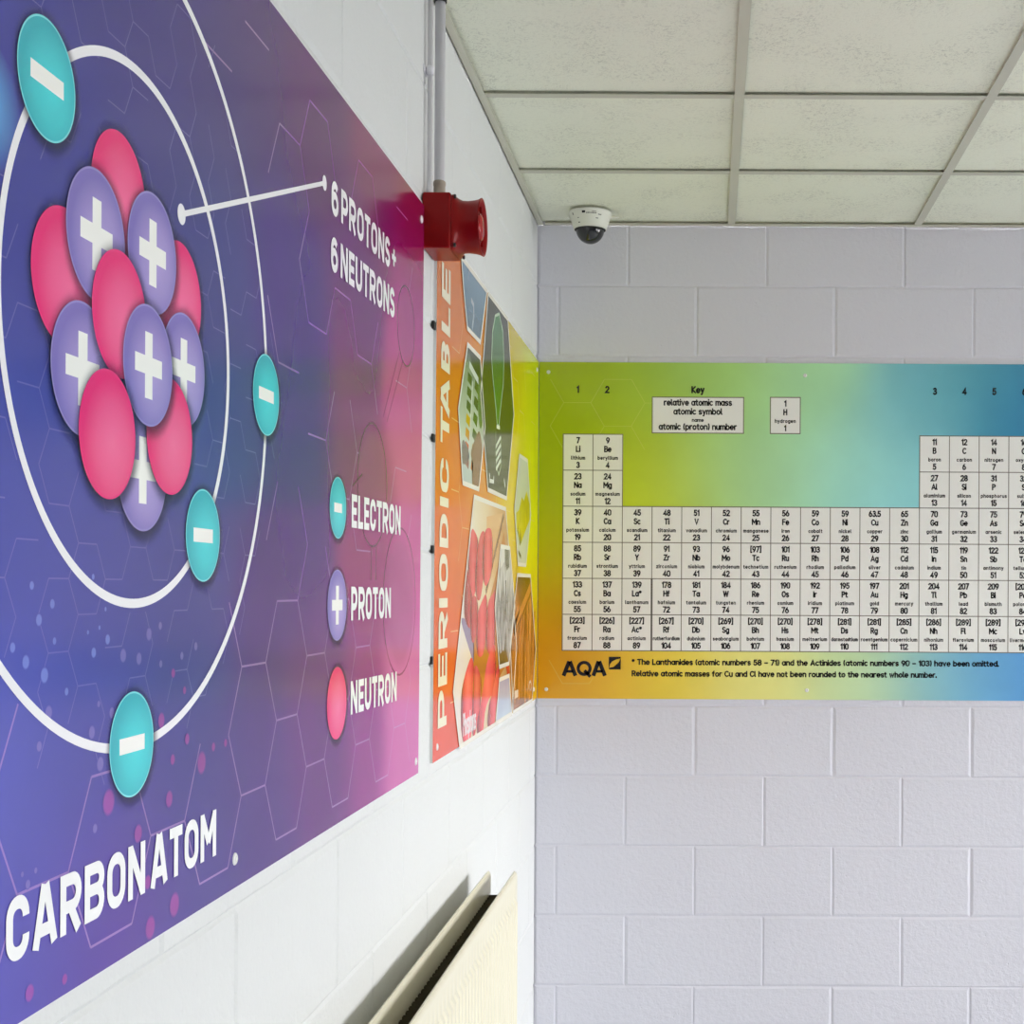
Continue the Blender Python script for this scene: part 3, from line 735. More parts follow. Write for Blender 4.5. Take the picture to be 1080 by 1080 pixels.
shp(Bp, 'brown_flask', [(501, 462), (505, 455), (508, 470), (507, 490), (504, 513), (497.5, 511), (498.5, 490), (496, 478)], ink((140, 100, 75)), 11.5, True)
shp(Bp, 'green_blur', [(504, 405), (507, 415), (509, 440), (506, 452), (503.5, 430)], ink((95, 130, 70), .8), 11.3, True)
# dark picture with the green flask
Cp = photo([(3.409, TOPE), (3.740, TOPE), (3.868, 2.085), (3.735, 1.842), (3.420, 1.843), (3.304, 2.065)], grad_mat('green_flask_photo', [(55, 62, 50), (52, 58, 48), (36, 46, 20), (34, 46, 22), (34, 42, 36)], 'Z', 1.84, 2.33, .25, 8))
m_green = grad_mat('green_liquid', [(30, 80, 30), (50, 125, 35), (30, 90, 40), (60, 130, 75)], 'Z', 1.9, 2.3, 1.3, 40, (1, 1, .5))
fl = [(526, 331), (530, 350), (531, 380), (530.3, 405), (527.5, 430), (525.6, 449), (524, 449), (522.6, 430), (519.5, 400), (518, 378), (519, 350), (522, 333)]
shp(Cp, 'green_liquid', fl, m_green, 11)
line(Cp, 'flask_outline', fl[5:] + fl[:6], .0075, ink((190, 215, 185)), 12)
shp(Cp, 'flask_stopper', [(523.3, 448), (526.6, 449), (526.6, 453), (523.3, 452)], ink((245, 250, 225)), 12.3)
line(Cp, 'coil_tube', [(522.5, 455), (522.3, 475), (523, 492), (525.5, 501), (527.8, 492), (528, 475), (527.8, 460)], .006, ink((185, 205, 170)), 12)
for i in range(4):
    line(Cp, 'coil_tube', [(522.6, 471 + 8 * i), (527.6, 461 + 8 * i)], .011, ink((215, 225, 205)), 12.2)
line(Cp, 'caption', [(515.8, 499), (516.2, 507), (520, 508), (520.4, 502)], .010, ink((225, 230, 215)), 12)
line(Cp, 'caption', [(531, 505), (532.5, 514)], .010, ink((225, 230, 215)), 12)
# large picture of red jars
def m_jar(sh, pts):
    us = [PL(*q)[0] for q in pts]
    return grad_mat('red_powder', [tuple(min(255, int(v * sh)) for v in c) for c in ((120, 22, 34), (214, 62, 72), (236, 92, 98), (222, 66, 74), (168, 36, 46))], 'Y', min(us), max(us), .18, 9, (1, 1, .3))
Dp = photo([(3.222, 1.812), (3.722, 1.812), (3.95, 1.43), (3.86, BOTE), (3.052, BOTE), (2.972, 1.376)], grad_mat('jar_photo', [(238, 228, 228), (240, 226, 190), (226, 180, 120), (190, 130, 70)], 'Y', 2.95, 3.85, .25, 4), k=8)
shp(Dp, 'shade', [(486, 655), (492, 655), (499, 672), (499, 700), (496, 690)], ink((150, 135, 165)), 8.8, True)
shp(Dp, 'table_wood', [(499, 675), (514, 640), (524, 600), (531, 560), (533, 575), (536, 640), (534, 700), (515, 735), (503, 735), (499, 700)], ink((196, 120, 45)), 8.8)
shp(Dp, 'tan_card', [(513, 545), (530, 541), (520, 600), (512, 630)], ink((228, 178, 120)), 8.85)
line(Dp, 'wood_grain', [(531, 543), (512, 625)], .018, ink((150, 95, 50)), 9.3)
reds = [[(497, 559), (500, 560), (504, 572), (503.5, 600), (500, 628), (495, 628), (493, 600), (494, 575)],
        [(505, 569), (509, 560), (512, 566), (512, 580), (509.5, 610), (506, 632), (501.5, 628), (501, 600)],
        [(511, 562), (514, 557), (518, 560), (519.5, 580), (517.5, 605), (512, 618), (508.5, 605), (509, 580)],
        [(491.5, 600), (496, 620), (499, 640), (496, 662), (491, 656), (489, 640)],
        [(499, 628), (503, 633), (504, 650), (501, 674), (497, 676), (495.3, 655), (496, 636)],
        [(508, 634), (512, 627), (513.5, 640), (512.5, 665), (509, 690), (503, 690), (502, 665), (504, 645)],
        [(519, 627), (522, 623), (522, 650), (521, 690), (517, 692), (512, 680), (513, 650), (515, 634)],
        [(496, 694), (499, 700), (500, 720), (498.5, 750), (496, 778), (490, 786), (486, 770), (486, 735), (490, 712)],
        [(500.5, 702), (507, 715), (507, 735), (504, 757), (500, 776), (497.5, 770), (498, 735)],
        [(513, 700), (520, 680), (523, 690), (522, 725), (515, 738), (511, 752), (509, 770), (503, 774), (503, 760), (507, 740)],
        [(519, 730), (525, 702), (527, 720), (523, 745), (521, 762), (514, 766), (515, 745)]]
for i, r in enumerate(reds): shp(Dp, 'red_jar', r, m_jar([1, .95, 1.05, .8, .9, 1.05, 1, 1.1, 1, 1.1, 1.05][i], r), 9.2 + .12 * i, True)
bm = bmesh.new()
c0 = PL(487.8, 770); c1 = PL(501.5, 758)
write(bm, 'Phosphorus', c0[0], (c0[1] + c1[1]) / 2 + .006, .052, 11.5, align='L', width=c1[0] - c0[0], on=onL, wt=.13)
link('caption', bm, ink((245, 240, 240)), Dp)
# silver metal
Ep = photo([(3.634, 1.709), (3.800, 1.709), (3.905, 1.548), (3.795, 1.392), (3.621, 1.392), (3.540, 1.55)], grad_mat('silver_photo', [(75, 70, 60), (190, 188, 182), (120, 118, 112), (215, 212, 205), (150, 148, 140)], 'Z', 1.38, 1.71, 1.2, 16, (1, 1.2, .35)), k=14)
shp(Ep, 'dark_recess', [(532, 578), (536, 579), (536.4, 598), (534, 602), (532, 592)], ink((95, 92, 82)), 15)
shp(Ep, 'metal_peak', [(527.8, 578), (531.8, 578), (531.8, 592), (527, 600)], ink((226, 222, 210)), 15)
line(Ep, 'metal_ridge', [(533, 612), (532.5, 640), (533.5, 655)], .014, ink((88, 86, 80)), 15.2)
line(Ep, 'metal_ridge', [(528, 630), (527, 660), (529, 690)], .010, ink((92, 90, 86)), 15.2)
shp(Ep, 'dark_recess', [(526.5, 690), (530, 686), (535, 694), (535.4, 699), (526.6, 702)], ink((88, 84, 52)), 15)
E2 = photo([(3.623, 1.358), (3.800, 1.358), (3.850, BOTE + .002), (3.565, BOTE + .002)], grad_mat('pale_blue_photo', [(205, 220, 235), (180, 190, 210), (165, 165, 195)], 'Z', BOTE, 1.36, .5, 9), k=14)
shp(E2, 'red_detail', [(533, 702), (536.6, 700.5), (537.4, 710), (534.5, 711)], ink((215, 60, 40)), 10.8)
# yellow powder
Fp = photo([(3.987, 1.983), (4.165, 1.983), (4.245, 1.826), (4.140, 1.668), (3.969, 1.668), (3.892, 1.824)], grad_mat('yellow_photo', [(214, 218, 196), (210, 214, 170), (214, 218, 200)], 'Z', 1.66, 1.98, .3, 6))
m_yel = grad_mat('yellow_powder', [(110, 105, 10), (228, 210, 10), (190, 178, 10), (238, 224, 40)], 'Z', 1.7, 1.92, 1.0, 22, (1, 1, .4))
shp(Fp, 'yellow_powder', [(544, 541), (547, 538), (550, 524), (552, 528), (555, 518), (558.3, 532), (558.3, 548), (553, 562), (548, 576), (546.5, 566), (544.5, 558)], m_yel, 11)
line(Fp, 'caption', [(546.6, 582), (549, 588)], .012, ink((60, 70, 30)), 11.5)
# copper wires
m_cu = grad_mat('copper_photo', [(95, 48, 12), (196, 116, 40), (120, 62, 18), (225, 150, 70), (90, 46, 12)], 'Y', 3.80, 4.40, 1.4, 18, (1, 1.3, .25))
Gp = photo([(3.955, 1.637), (4.247, 1.637), (4.385, 1.405), (4.300, BOTE + .002), (3.885, BOTE + .002), (3.818, 1.442)], m_cu, k=12)
shp(Gp, 'dark_coil', [(546, 609), (558, 609), (558.6, 628), (553, 636), (546.5, 634)], grad_mat('copper_dark', [(40, 22, 4), (140, 84, 10), (60, 34, 4)], 'Z', 1.5, 1.64, 1.6, 40), 13)
for a_, b_, c_, w in (((541, 667), (550, 645), (559, 622), .045), ((547, 640), (543, 655), (540, 672), .03)):
    line(Gp, 'copper_rod', [a_, b_, c_], w, ink((212, 134, 58)), 13.5); line(Gp, 'copper_rod', [(a_[0] + .8, a_[1] + 3), (b_[0] + .8, b_[1] + 3), (c_[0] + .6, c_[1] + 3)], w * .3, ink((120, 62, 20)), 13.8)
for i in range(9):
    x = 542.5 + i * 2.3
    line(Gp, 'copper_wire', [(x + 3.0, 640 - i * 1 + 12), (x + .8, 680), (x, 742 - i * 2.0)], .010 + .004 * (i % 3), ink([(228, 160, 90), (110, 58, 18), (205, 125, 55)][i % 3]), 13.2)
line(Gp, 'caption', [(542, 733), (546, 731)], .022, ink((235, 220, 200)), 14.2)
bm = bmesh.new(); ribbon(bm, arc(*PL(558.6, 724), .028, .016, -60, 200, 10), .008, 14.2); link('caption', bm, ink((240, 225, 200)), Gp)
screws(eb, [(2.801, 1.276), (4.396, 2.295), (4.354, 1.280)], onL, m_screw)
m_blk = plain('matt_black', (.012, .012, .012), .6)
for z in (2.125, 1.899, 1.676, 1.454):  # small black blocks behind the board's near edge, about one per block course
    b = bmesh.new(); box(b, XL + .0003, -FACE_L - .0008, 2.7535, 2.790, z - .008, z + .008, bev=.001); o = link('black_block', b, m_blk, eb); o['label'] = 'small black block behind the board edge'

# ---- periodic table on the back wall
table_ctrl = controls([
    ((572, 390), (140, 148, 2)), ((575, 480), (135, 145, 0)), ((577, 570), (145, 152, 0)), ((578, 612), (160, 150, 0)), ((576, 650), (178, 118, 0)), ((572, 700), (185, 128, 6)), ((585, 730), (184, 135, 15)),
    ((620, 430), (138, 160, 8)), ((600, 400), (140, 156, 5)), ((670, 500), (165, 178, 8)), ((680, 400), (140, 168, 55)), ((690, 525), (172, 186, 45)), ((760, 395), (145, 182, 100)), ((750, 500), (152, 186, 105)), ((800, 500), (150, 192, 150)),
    ((850, 400), (148, 192, 145)), ((900, 500), (148, 198, 170)), ((940, 525), (125, 185, 195)), ((960, 450), (108, 168, 178)), ((1000, 400), (88, 150, 160)), ((1060, 400), (58, 128, 145)), ((1076, 440), (50, 120, 150)), ((1100, 430), (45, 105, 150)),
    ((640, 728), (192, 152, 40)), ((700, 730), (196, 176, 62)), ((800, 732), (202, 192, 115)), ((900, 732), (172, 192, 145)), ((980, 730), (122, 165, 165)), ((1040, 725), (95, 150, 182)), ((1078, 725), (82, 135, 188)),
    ((1150, 725), (60, 105, 180)), ((1150, 430), (40, 90, 150))], PB, 1.62, 0.0, .125)
tb = board('periodic_table_board', [(-.5475, 2.3275), (1.305, 2.3275), (1.305, 1.2445), (-.5475, 1.2445)], onB, table_ctrl,
           'wide periodic table board in green, blue and ochre on the back wall', 'wall board', (0, .0057, 0), n=90, m=50)
bm = tinted(hexes(lattice(-.555, 2.197, .087, 0, 8, -8, 2), .087, .0022, 1, onB, lambda k: (k[0] < -.12 and k[1] > 2.06) or (k[0] < -.3 and k[1] < 1.4), lambda p: -.545 < p[0] < 1.29 and 1.26 < p[1] < 2.32), table_ctrl, (235, 235, 120), .30, onB)
link('hexagon_lines', bm, m_tint, tb)

rows = {
 0: 'Li 7 lithium 3|Be 9 beryllium 4||||||||||||B 11 boron 5|C 12 carbon 6|N 14 nitrogen 7|O 16 oxygen 8|F 19 fluorine 9|Ne 20 neon 10',
 1: 'Na 23 sodium 11|Mg 24 magnesium 12||||||||||||Al 27 aluminium 13|Si 28 silicon 14|P 31 phosphorus 15|S 32 sulfur 16|Cl 35.5 chlorine 17|Ar 40 argon 18',
 2: 'K 39 potassium 19|Ca 40 calcium 20|Sc 45 scandium 21|Ti 48 titanium 22|V 51 vanadium 23|Cr 52 chromium 24|Mn 55 manganese 25|Fe 56 iron 26|Co 59 cobalt 27|Ni 59 nickel 28|Cu 63.5 copper 29|Zn 65 zinc 30|Ga 70 gallium 31|Ge 73 germanium 32|As 75 arsenic 33|Se 79 selenium 34|Br 80 bromine 35|Kr 84 krypton 36',
 3: 'Rb 85 rubidium 37|Sr 88 strontium 38|Y 89 yttrium 39|Zr 91 zirconium 40|Nb 93 niobium 41|Mo 96 molybdenum 42|Tc [97] technetium 43|Ru 101 ruthenium 44|Rh 103 rhodium 45|Pd 106 palladium 46|Ag 108 silver 47|Cd 112 cadmium 48|In 115 indium 49|Sn 119 tin 50|Sb 122 antimony 51|Te 128 tellurium 52|I 127 iodine 53|Xe 131 xenon 54',
 4: 'Cs 133 caesium 55|Ba 137 barium 56|La* 139 lanthanum 57|Hf 178 hafnium 72|Ta 181 tantalum 73|W 184 tungsten 74|Re 186 rhenium 75|Os 190 osmium 76|Ir 192 iridium 77|Pt 195 platinum 78|Au 197 gold 79|Hg 201 mercury 80|Tl 204 thallium 81|Pb 207 lead 82|Bi 209 bismuth 83|Po [209] polonium 84|At [210] astatine 85|Rn [222] radon 86',
 5: 'Fr [223] francium 87|Ra [226] radium 88|Ac* [227] actinium 89|Rf [267] rutherfordium 104|Db [270] dubnium 105|Sg [269] seaborgium 106|Bh [270] bohrium 107|Hs [270] hassium 108|Mt [278] meitnerium 109|Ds [281] darmstadtium 110|Rg [281] roentgenium 111|Cn [285] copernicium 112|Nh [286] nihonium 113|Fl [289] flerovium 114|Mc [289] moscovium 115|Lv [293] livermorium 116|Ts [294] tennessine 117|Og [294] oganesson 118'}
X0, PX, Z0, PZ = -.4690, .09560, 2.0955, .1160
m_cell = ink((249, 248, 243)); m_txt = ink((10, 8, 10)); m_line = ink((118, 110, 96))
def cell(x, z, mass, sym, name, num):
    g = .0013
    bm = bmesh.new(); poly(bm, [(x + g, z - PZ + g), (x + PX - g, z - PZ + g), (x + PX - g, z - g), (x + g, z - g)], 4, onB)
    o = link('element_cell', bm, m_cell, tb)
    bm = bmesh.new(); cx = x + PX / 2
    write(bm, mass, cx, z - PZ * .168, .0205, 6); write(bm, sym, cx, z - PZ * .410, .0205, 6)
    wd = (sum(FONT[c][0] + .34 for c in name) - .34) * .0118 * .97
    write(bm, name, cx, z - PZ * .655, .0126, 6, wt=.20, width=min(wd, PX * .90), gap=.34)
    write(bm, num, cx, z - PZ * .853, .0205, 6)
    link('lettering', bm, m_txt, o)
# ruling behind the cells
bm = bmesh.new(); e = .0016
def rule(x0, x1, z0, z1): poly(bm, [(x0 - e, z0 - e), (x1 + e, z0 - e), (x1 + e, z1 + e), (x0 - e, z1 + e)], 2.5, onB)
rule(X0, X0 + 18 * PX, Z0 - 6 * PZ, Z0 - 2 * PZ); rule(X0, X0 + 2 * PX, Z0 - 2 * PZ, Z0); rule(X0 + 12 * PX, X0 + 18 * PX, Z0 - 2 * PZ, Z0)
rule(X0 + 7 * PX - .003, X0 + 8 * PX - .003, Z0 + .0055, Z0 + PZ + .0055); rule(X0 + 17 * PX, X0 + 18 * PX, Z0 + .0055, Z0 + PZ + .0055); rule(-.183, .1105, 2.101, 2.216)
link('cell_ruling', bm, m_line, tb)
for r, line_ in rows.items():
    parts = line_.split('|')
    if r < 2: parts = parts[:2] + [''] * 10 + [p for p in parts[2:] if p]
    for c, p in enumerate(parts):
        if not p: continue
        sym, mass, name, num = p.split(' ')
        cell(X0 + c * PX, Z0 - r * PZ, mass, sym, name, num)
cell(X0 + 7 * PX - .003, Z0 + PZ + .0055, '1', 'H', 'hydrogen', '1')
cell(X0 + 17 * PX, Z0 + PZ + .0055, '4', 'He', 'helium', '2')
bm = bmesh.new(); poly(bm, [(-.183 + .0013, 2.1023), (.1092, 2.1023), (.1092, 2.2147), (-.1817, 2.2147)], 4, onB); ko = link('key_box', bm, m_cell, tb)
bm = bmesh.new()
write(bm, 'relative atomic mass', -.0365, 2.1995, .0215, 6, width=.220); write(bm, 'atomic symbol', -.0365, 2.1705, .0215, 6, width=.158)
write(bm, 'name', -.0365, 2.1430, .0125, 6, width=.038); write(bm, 'atomic (proton) number', -.0365, 2.1215, .0215, 6, width=.252)
link('lettering', bm, m_txt, ko)
bm = bmesh.new()
for t_, px in (('1', 609.5), ('2', 640.5), ('3', 986), ('4', 1017.3), ('5', 1048.7), ('6', 1080.3), ('7', 1111.5), ('0', 1143)):
    x_, z_ = PB(px, 411); write(bm, t_, x_, 2.2395, .0235, 6)
write(bm, 'Key', -.0365, 2.2405, .0235, 6, width=.042)
write(bm, '* The Lanthanides (atomic numbers 58 – 71) and the Actinides (atomic numbers 90 – 103) have been omitted.', -.245, 1.3635, .0195, 6, align='L', width=1.182)
write(bm, 'Relative atomic masses for Cu and Cl have not been rounded to the nearest whole number.', -.245, 1.3265, .0195, 6, align='L', width=.982)
link('lettering', bm, m_txt, tb)
# wide line between lanthanum and hafnium
bm = bmesh.new(); x_ = X0 + 3 * PX; poly(bm, [(x_ - .0028, Z0 - 6 * PZ), (x_ + .0028, Z0 - 6 * PZ), (x_ + .0028, Z0 - 4 * PZ), (x_ - .0028, Z0 - 4 * PZ)], 5, onB); link('thick_rule', bm, ink((92, 86, 78)), tb)
# AQA + leaf square
def pq(zx, zy): return PB(585 + zx / 7.714, 685 + zy / 7.714)
bm = bmesh.new()
for q0, q1, apex in (((70, 214), (172, 214), 121), ((312, 214), (412, 214), 360)):
    a_ = pq(*q0); c_ = pq(*q1); top = pq(apex, 96); w = .0125
    ribbon(bm, [(a_[0] + .001, a_[1]), (top[0] - .001, top[1])], w, 6, onB); ribbon(bm, [(c_[0] - .001, c_[1]), (top[0] + .001, top[1])], w, 6, onB)
    l_ = pq((q0[0] + apex) / 2 + 4, 178); r_ = pq((q1[0] + apex) / 2 + 6, 178); ribbon(bm, [l_, r_], .0085, 6, onB)
c_ = pq(240, 154); r_ = (pq(302, 154)[0] - pq(180, 154)[0]) / 2 - .005
ribbon(bm, arc(c_[0], c_[1], r_, r_, 0, 360, 28)[:-1], .0105, 6, onB, True); ribbon(bm, [pq(243, 170), pq(290, 222)], .0105, 6, onB)
link('logo_lettering', bm, m_txt, tb)
bm = bmesh.new()
a_ = pq(440, 162); b_ = pq(538, 60); W_, H_ = b_[0] - a_[0], b_[1] - a_[1]
T = lambda u, v: (a_[0] + u * W_, a_[1] + v * H_)
up = [T(.04, .12), T(.10, .40), T(.26, .62), T(.50, .78), T(.94, .86)]
dn = [T(.08, .14), T(.40, .20), T(.66, .34), T(.84, .56), T(.96, .84)]
poly(bm, [T(0, .0), T(.0, 1), T(1, 1), T(1, .92)] + up[::-1], 6, onB); poly(bm, [T(0.02, 0), T(1, 0), T(1, .9)] + dn[::-1], 6, onB)
bmesh.ops.triangulate(bm, faces=bm.faces, ngon_method='EAR_CLIP')
link('logo_leaf', bm, m_txt, tb)
screws(tb, [(-.518, 2.295), (.308, 2.288), (-.520, 1.274), (.319, 1.275), (1.13, 2.29), (1.13, 1.275)], onB, m_screw, r=.0062)

# ------------------------------------------------------------------ fire alarm sounder
m_red = plain('red_plastic', (0.27, 0.002, 0.003), .34, 0, .22)
m_red2 = plain('red_plastic_dome', (0.36, 0.006, 0.008), .2, 0, .4)
SY, SZ = 2.712, 2.308
sd = empty('fire_alarm_sounder', (XL, SY, SZ - .054), 'red round-horned fire alarm sounder on the left wall above the gap between boards', 'alarm sounder')
b = bmesh.new(); box(b, XL + .0005, -.500, SY - .056, SY + .056, SZ - .054, SZ + .054, bev=.004); link('back_box', b, m_red, sd)
# square cover tapering into the round horn
b = bmesh.new(); seg = 64
def sq(a, hw, rr):      # rounded square radius in direction a
    c, s = abs(math.cos(a)), abs(math.sin(a)); p = 7
    return hw / ((c ** p + s ** p) ** (1 / p))
rings = []
prof = [(-.4995, 1.0, .054), (-.496, 1.0, .054), (-.4925, .6, .0535), (-.488, .2, .0520), (-.484, 0, .0505), (-.474, 0, .0500), (-.462, 0, .0512), (-.454, 0, .0528), (-.4505, 0, .0545), (-.4480, 0, .0560), (-.4468, 0, .0562), (-.4462, 0, .0552), (-.4480, 0, .0530), (-.456, 0, .0495), (-.472, 0, .0450)]
for x, sqf, r in prof:
    ring = []
    for i in range(seg):
        a = 2 * math.pi * i / seg; rr = sq(a, r, 0) * sqf + r * (1 - sqf)
        ring.append(b.verts.new((x, SY + rr * math.cos(a), SZ + rr * math.sin(a))))
    rings.append(ring)
for a, c in zip(rings, rings[1:]):
    for i in range(seg): b.faces.new((a[i], a[(i + 1) % seg], c[(i + 1) % seg], c[i])).smooth = True
b.faces.new(rings[-1]); link('horn', b, m_red, sd)
b = bmesh.new(); lathe(b, [(.0445, -.4715), (.044, -.469), (.031, -.464), (.0280, -.454), (.0262, -.4495), (.018, -.4465), (.008, -.4455), (.0001, -.4452)], (0, SY, SZ), 'X', 40)
link('dome_plug', b, m_red2, sd)
b = bmesh.new()
for i in range(6):
    a = math.pi / 3 * i + .3
    q = b.verts.new
    c, s = math.cos(a), math.sin(a); n = Vector((0, -s, c)) * .0012
    p = [Vector((-.4675, SY + .028 * c, SZ + .028 * s)), Vector((-.4675, SY + .0405 * c, SZ + .0405 * s)), Vector((-.452, SY + .0435 * c, SZ + .0435 * s)), Vector((-.449, SY + .0278 * c, SZ + .0278 * s))]
    f1 = [q(v + n) for v in p]; f2 = [q(v - n) for v in p]
    b.faces.new(f1); b.faces.new(f2[::-1])
    for j in range(4): b.faces.new((f1[j], f2[j], f2[(j + 1) % 4], f1[(j + 1) % 4]))
link('horn_rib', b, m_red, sd)
for dy, dz in ((-.049, .047), (-.049, -.047), (.049, .047), (.049, -.047)):
    b = bmesh.new(); lathe(b, [(.0042, -.4945), (.0042, -.4915), (.003, -.4905), (.0001, -.4905)], (0, SY + dy, SZ + dz), 'X', 16); link('screw', b, plain('dark_screw', (.05, .04, .04), .4, .5), sd)

# ------------------------------------------------------------------ conduits above the sounder
m_pvc = plain('painted_conduit', (.80, .79, .86), .35)
m_pvc2 = plain('grey_painted_pipe', (.80, .79, .84), .3)
cy, cxw = 2.712, -.5325
b = bmesh.new(); lathe(b, [(.0100, 2.392), (.0100, ZC - .0015)], (cxw, cy, 0), 'Z', 28, True, True)
co = link('conduit', b, m_pvc, loc=(cxw, cy, 2.392)); tag(co, 'wider white conduit running from the red sounder up to the ceiling', 'conduit')
b = bmesh.new(); lathe(b, [(.0105, 2.3625), (.0125, 2.364), (.0125, 2.374), (.0115, 2.376), (.0115, 2.388), (.0125, 2.390), (.0125, 2.396), (.0100, 2.399)], (cxw, cy, 0), 'Z', 12, True, True)
g = link('cable_gland', b, plain('stained_gland', (.42, .36, .29), .5), co); g['label'] = 'stained beige gland at the conduit foot'
b = bmesh.new(); lathe(b, [(.0125, ZC - .020), (.0125, ZC - .004)], (cxw, cy, 0), 'Z', 24, True, True); link('black_collar', b, m_blk, co)
px_, py_ = XL + .0105, 2.676
b = bmesh.new(); lathe(b, [(.0048, 2.345), (.0048, ZC - .0015)], (px_, py_, 0), 'Z', 20, True, True)
cp = link('cable_pipe', b, m_pvc2, loc=(px_, py_, 2.345)); tag(cp, 'thin grey pipe clipped beside the wider conduit, nearer the camera', 'pipe')
b = bmesh.new(); lathe(b, [(.0062, 2.594), (.0072, 2.596), (.0072, 2.609), (.0062, 2.611)], (px_ + .0005, py_, 0), 'Z', 20, True, True)
box(b, XL + .0003, XL + .0022, py_ - .016, py_ + .016, 2.5955, 2.6095); box(b, XL + .0022, XL + .013, py_ + .010, py_ + .014, 2.597, 2.608, bev=.001)
link('pipe_clip', b, m_pvc2, cp)
b = bmesh.new(); lathe(b, [(.0054, 2.352), (.0064, 2.354), (.0064, 2.372), (.0054, 2.374)], (px_, py_, 0), 'Z', 14, True, True)
link('pipe_end', b, m_pvc2, cp)

# ------------------------------------------------------------------ security camera on the ceiling
m_ivory = plain('ivory_plastic', (.80, .80, .70), .35)
CXc, CYc = -.3740, 4.300
sc_ = empty('security_camera', (CXc, CYc, ZC), 'ivory ceiling dome camera with dark smoked dome in the corner', 'security camera')
b = bmesh.new(); lathe(b, [(.0655, ZC - .0002), (.0660, ZC - .010), (.0645, ZC - .014), (.0600, ZC - .024), (.0530, ZC - .046), (.0508, ZC - .052), (.0480, ZC - .0535), (.0450, ZC - .050)], (CXc, CYc, 0), 'Z', 64, True, False)
link('housing', b, m_ivory, sc_)
b = bmesh.new()
prof = [(.0442, ZC - .047)] + [(.0442 * math.cos(math.radians(a)), ZC - .052 - .0450 * math.sin(math.radians(a))) for a in range(0, 91, 6)]
prof[-1] = (.0001, prof[-1][1])
lathe(b, prof, (CXc, CYc, 0), 'Z', 64)
link('smoked_dome', b, plain('smoked_plastic', (.012, .013, .015), .05, 0, .7), sc_)
b = bmesh.new(); lathe(b, [(.0485, ZC - .0525), (.0485, ZC - .0550), (.0445, ZC - .0550), (.0445, ZC - .0525)], (CXc, CYc, 0), 'Z', 64); link('dome_ring', b, m_blk, sc_)
# small printed marks and slots on the housing (follow its cone)
def on_cone(ang, z, off=.0004):
    pr = [(.0655, 0.0), (.0660, .010), (.0645, .014), (.0600, .024), (.0530, .046), (.0508, .052)]
    h = ZC - z
    for (r0, h0), (r1, h1) in zip(pr, pr[1:]):
        if h0 <= h <= h1: r = r0 + (r1 - r0) * (h - h0) / (h1 - h0); break
    else: r = .05
    a = math.radians(ang - 90); return (CXc + (r + off) * math.cos(a), CYc + (r + off) * math.sin(a), z)
def cone_patch(b, a0, a1, z0, z1):
    n = max(1, int(abs(a1 - a0) / 4)); V = []
    for i in range(n + 1):
        a = a0 + (a1 - a0) * i / n; V.append((b.verts.new(on_cone(a, z0)), b.verts.new(on_cone(a, z1))))
    for i in range(n): b.faces.new((V[i][0], V[i + 1][0], V[i + 1][1], V[i][1]))
b = bmesh.new()
for q in ((-18, -9, ZC - .016, ZC - .010), (-52, -49, ZC - .018, ZC - .011), (-36, -31, ZC - .029, ZC - .027), (-36, -30, ZC - .043, ZC - .040), (28, 38, ZC - .020, ZC - .018), (22, 30, ZC - .031, ZC - .029)): cone_patch(b, *q)
link('vent_mark', b, m_blk, sc_)
b = bmesh.new()
for i, (a0, a1) in enumerate([(-6, -3), (-2, 1), (2, 5), (7, 9), (10, 14), (15, 18), (19, 22)]): cone_patch(b, a0, a1, ZC - .0175, ZC - .0150)
for a0, a1 in ((10, 13), (14, 17), (18, 21)): cone_patch(b, a0, a1, ZC - .0128, ZC - .0112)
link('maker_lettering', b, m_blk, sc_)
b = bmesh.new()
for i in range(7):
    pass
cable = [(CXc + .064, CYc + .005, ZC - .012), (CXc + .074, CYc + .006, ZC - .010), (CXc + .082, CYc + .004, ZC - .013), (CXc + .089, CYc + .002, ZC - .011)]
prev = None
for i, c in enumerate(cable):
    r = .0042 if i < 3 else .003
    ring = [b.verts.new((c[0], c[1] + r * math.cos(t), c[2] + r * math.sin(t))) for t in [math.pi / 5 * q for q in range(10)]]
    if prev:
        for q in range(10): b.faces.new((prev[q], prev[(q + 1) % 10], ring[(q + 1) % 10], ring[q])).smooth = True
    else: b.faces.new(ring)
    prev = ring
b.faces.new(prev); link('cable_stub', b, m_ivory, sc_)

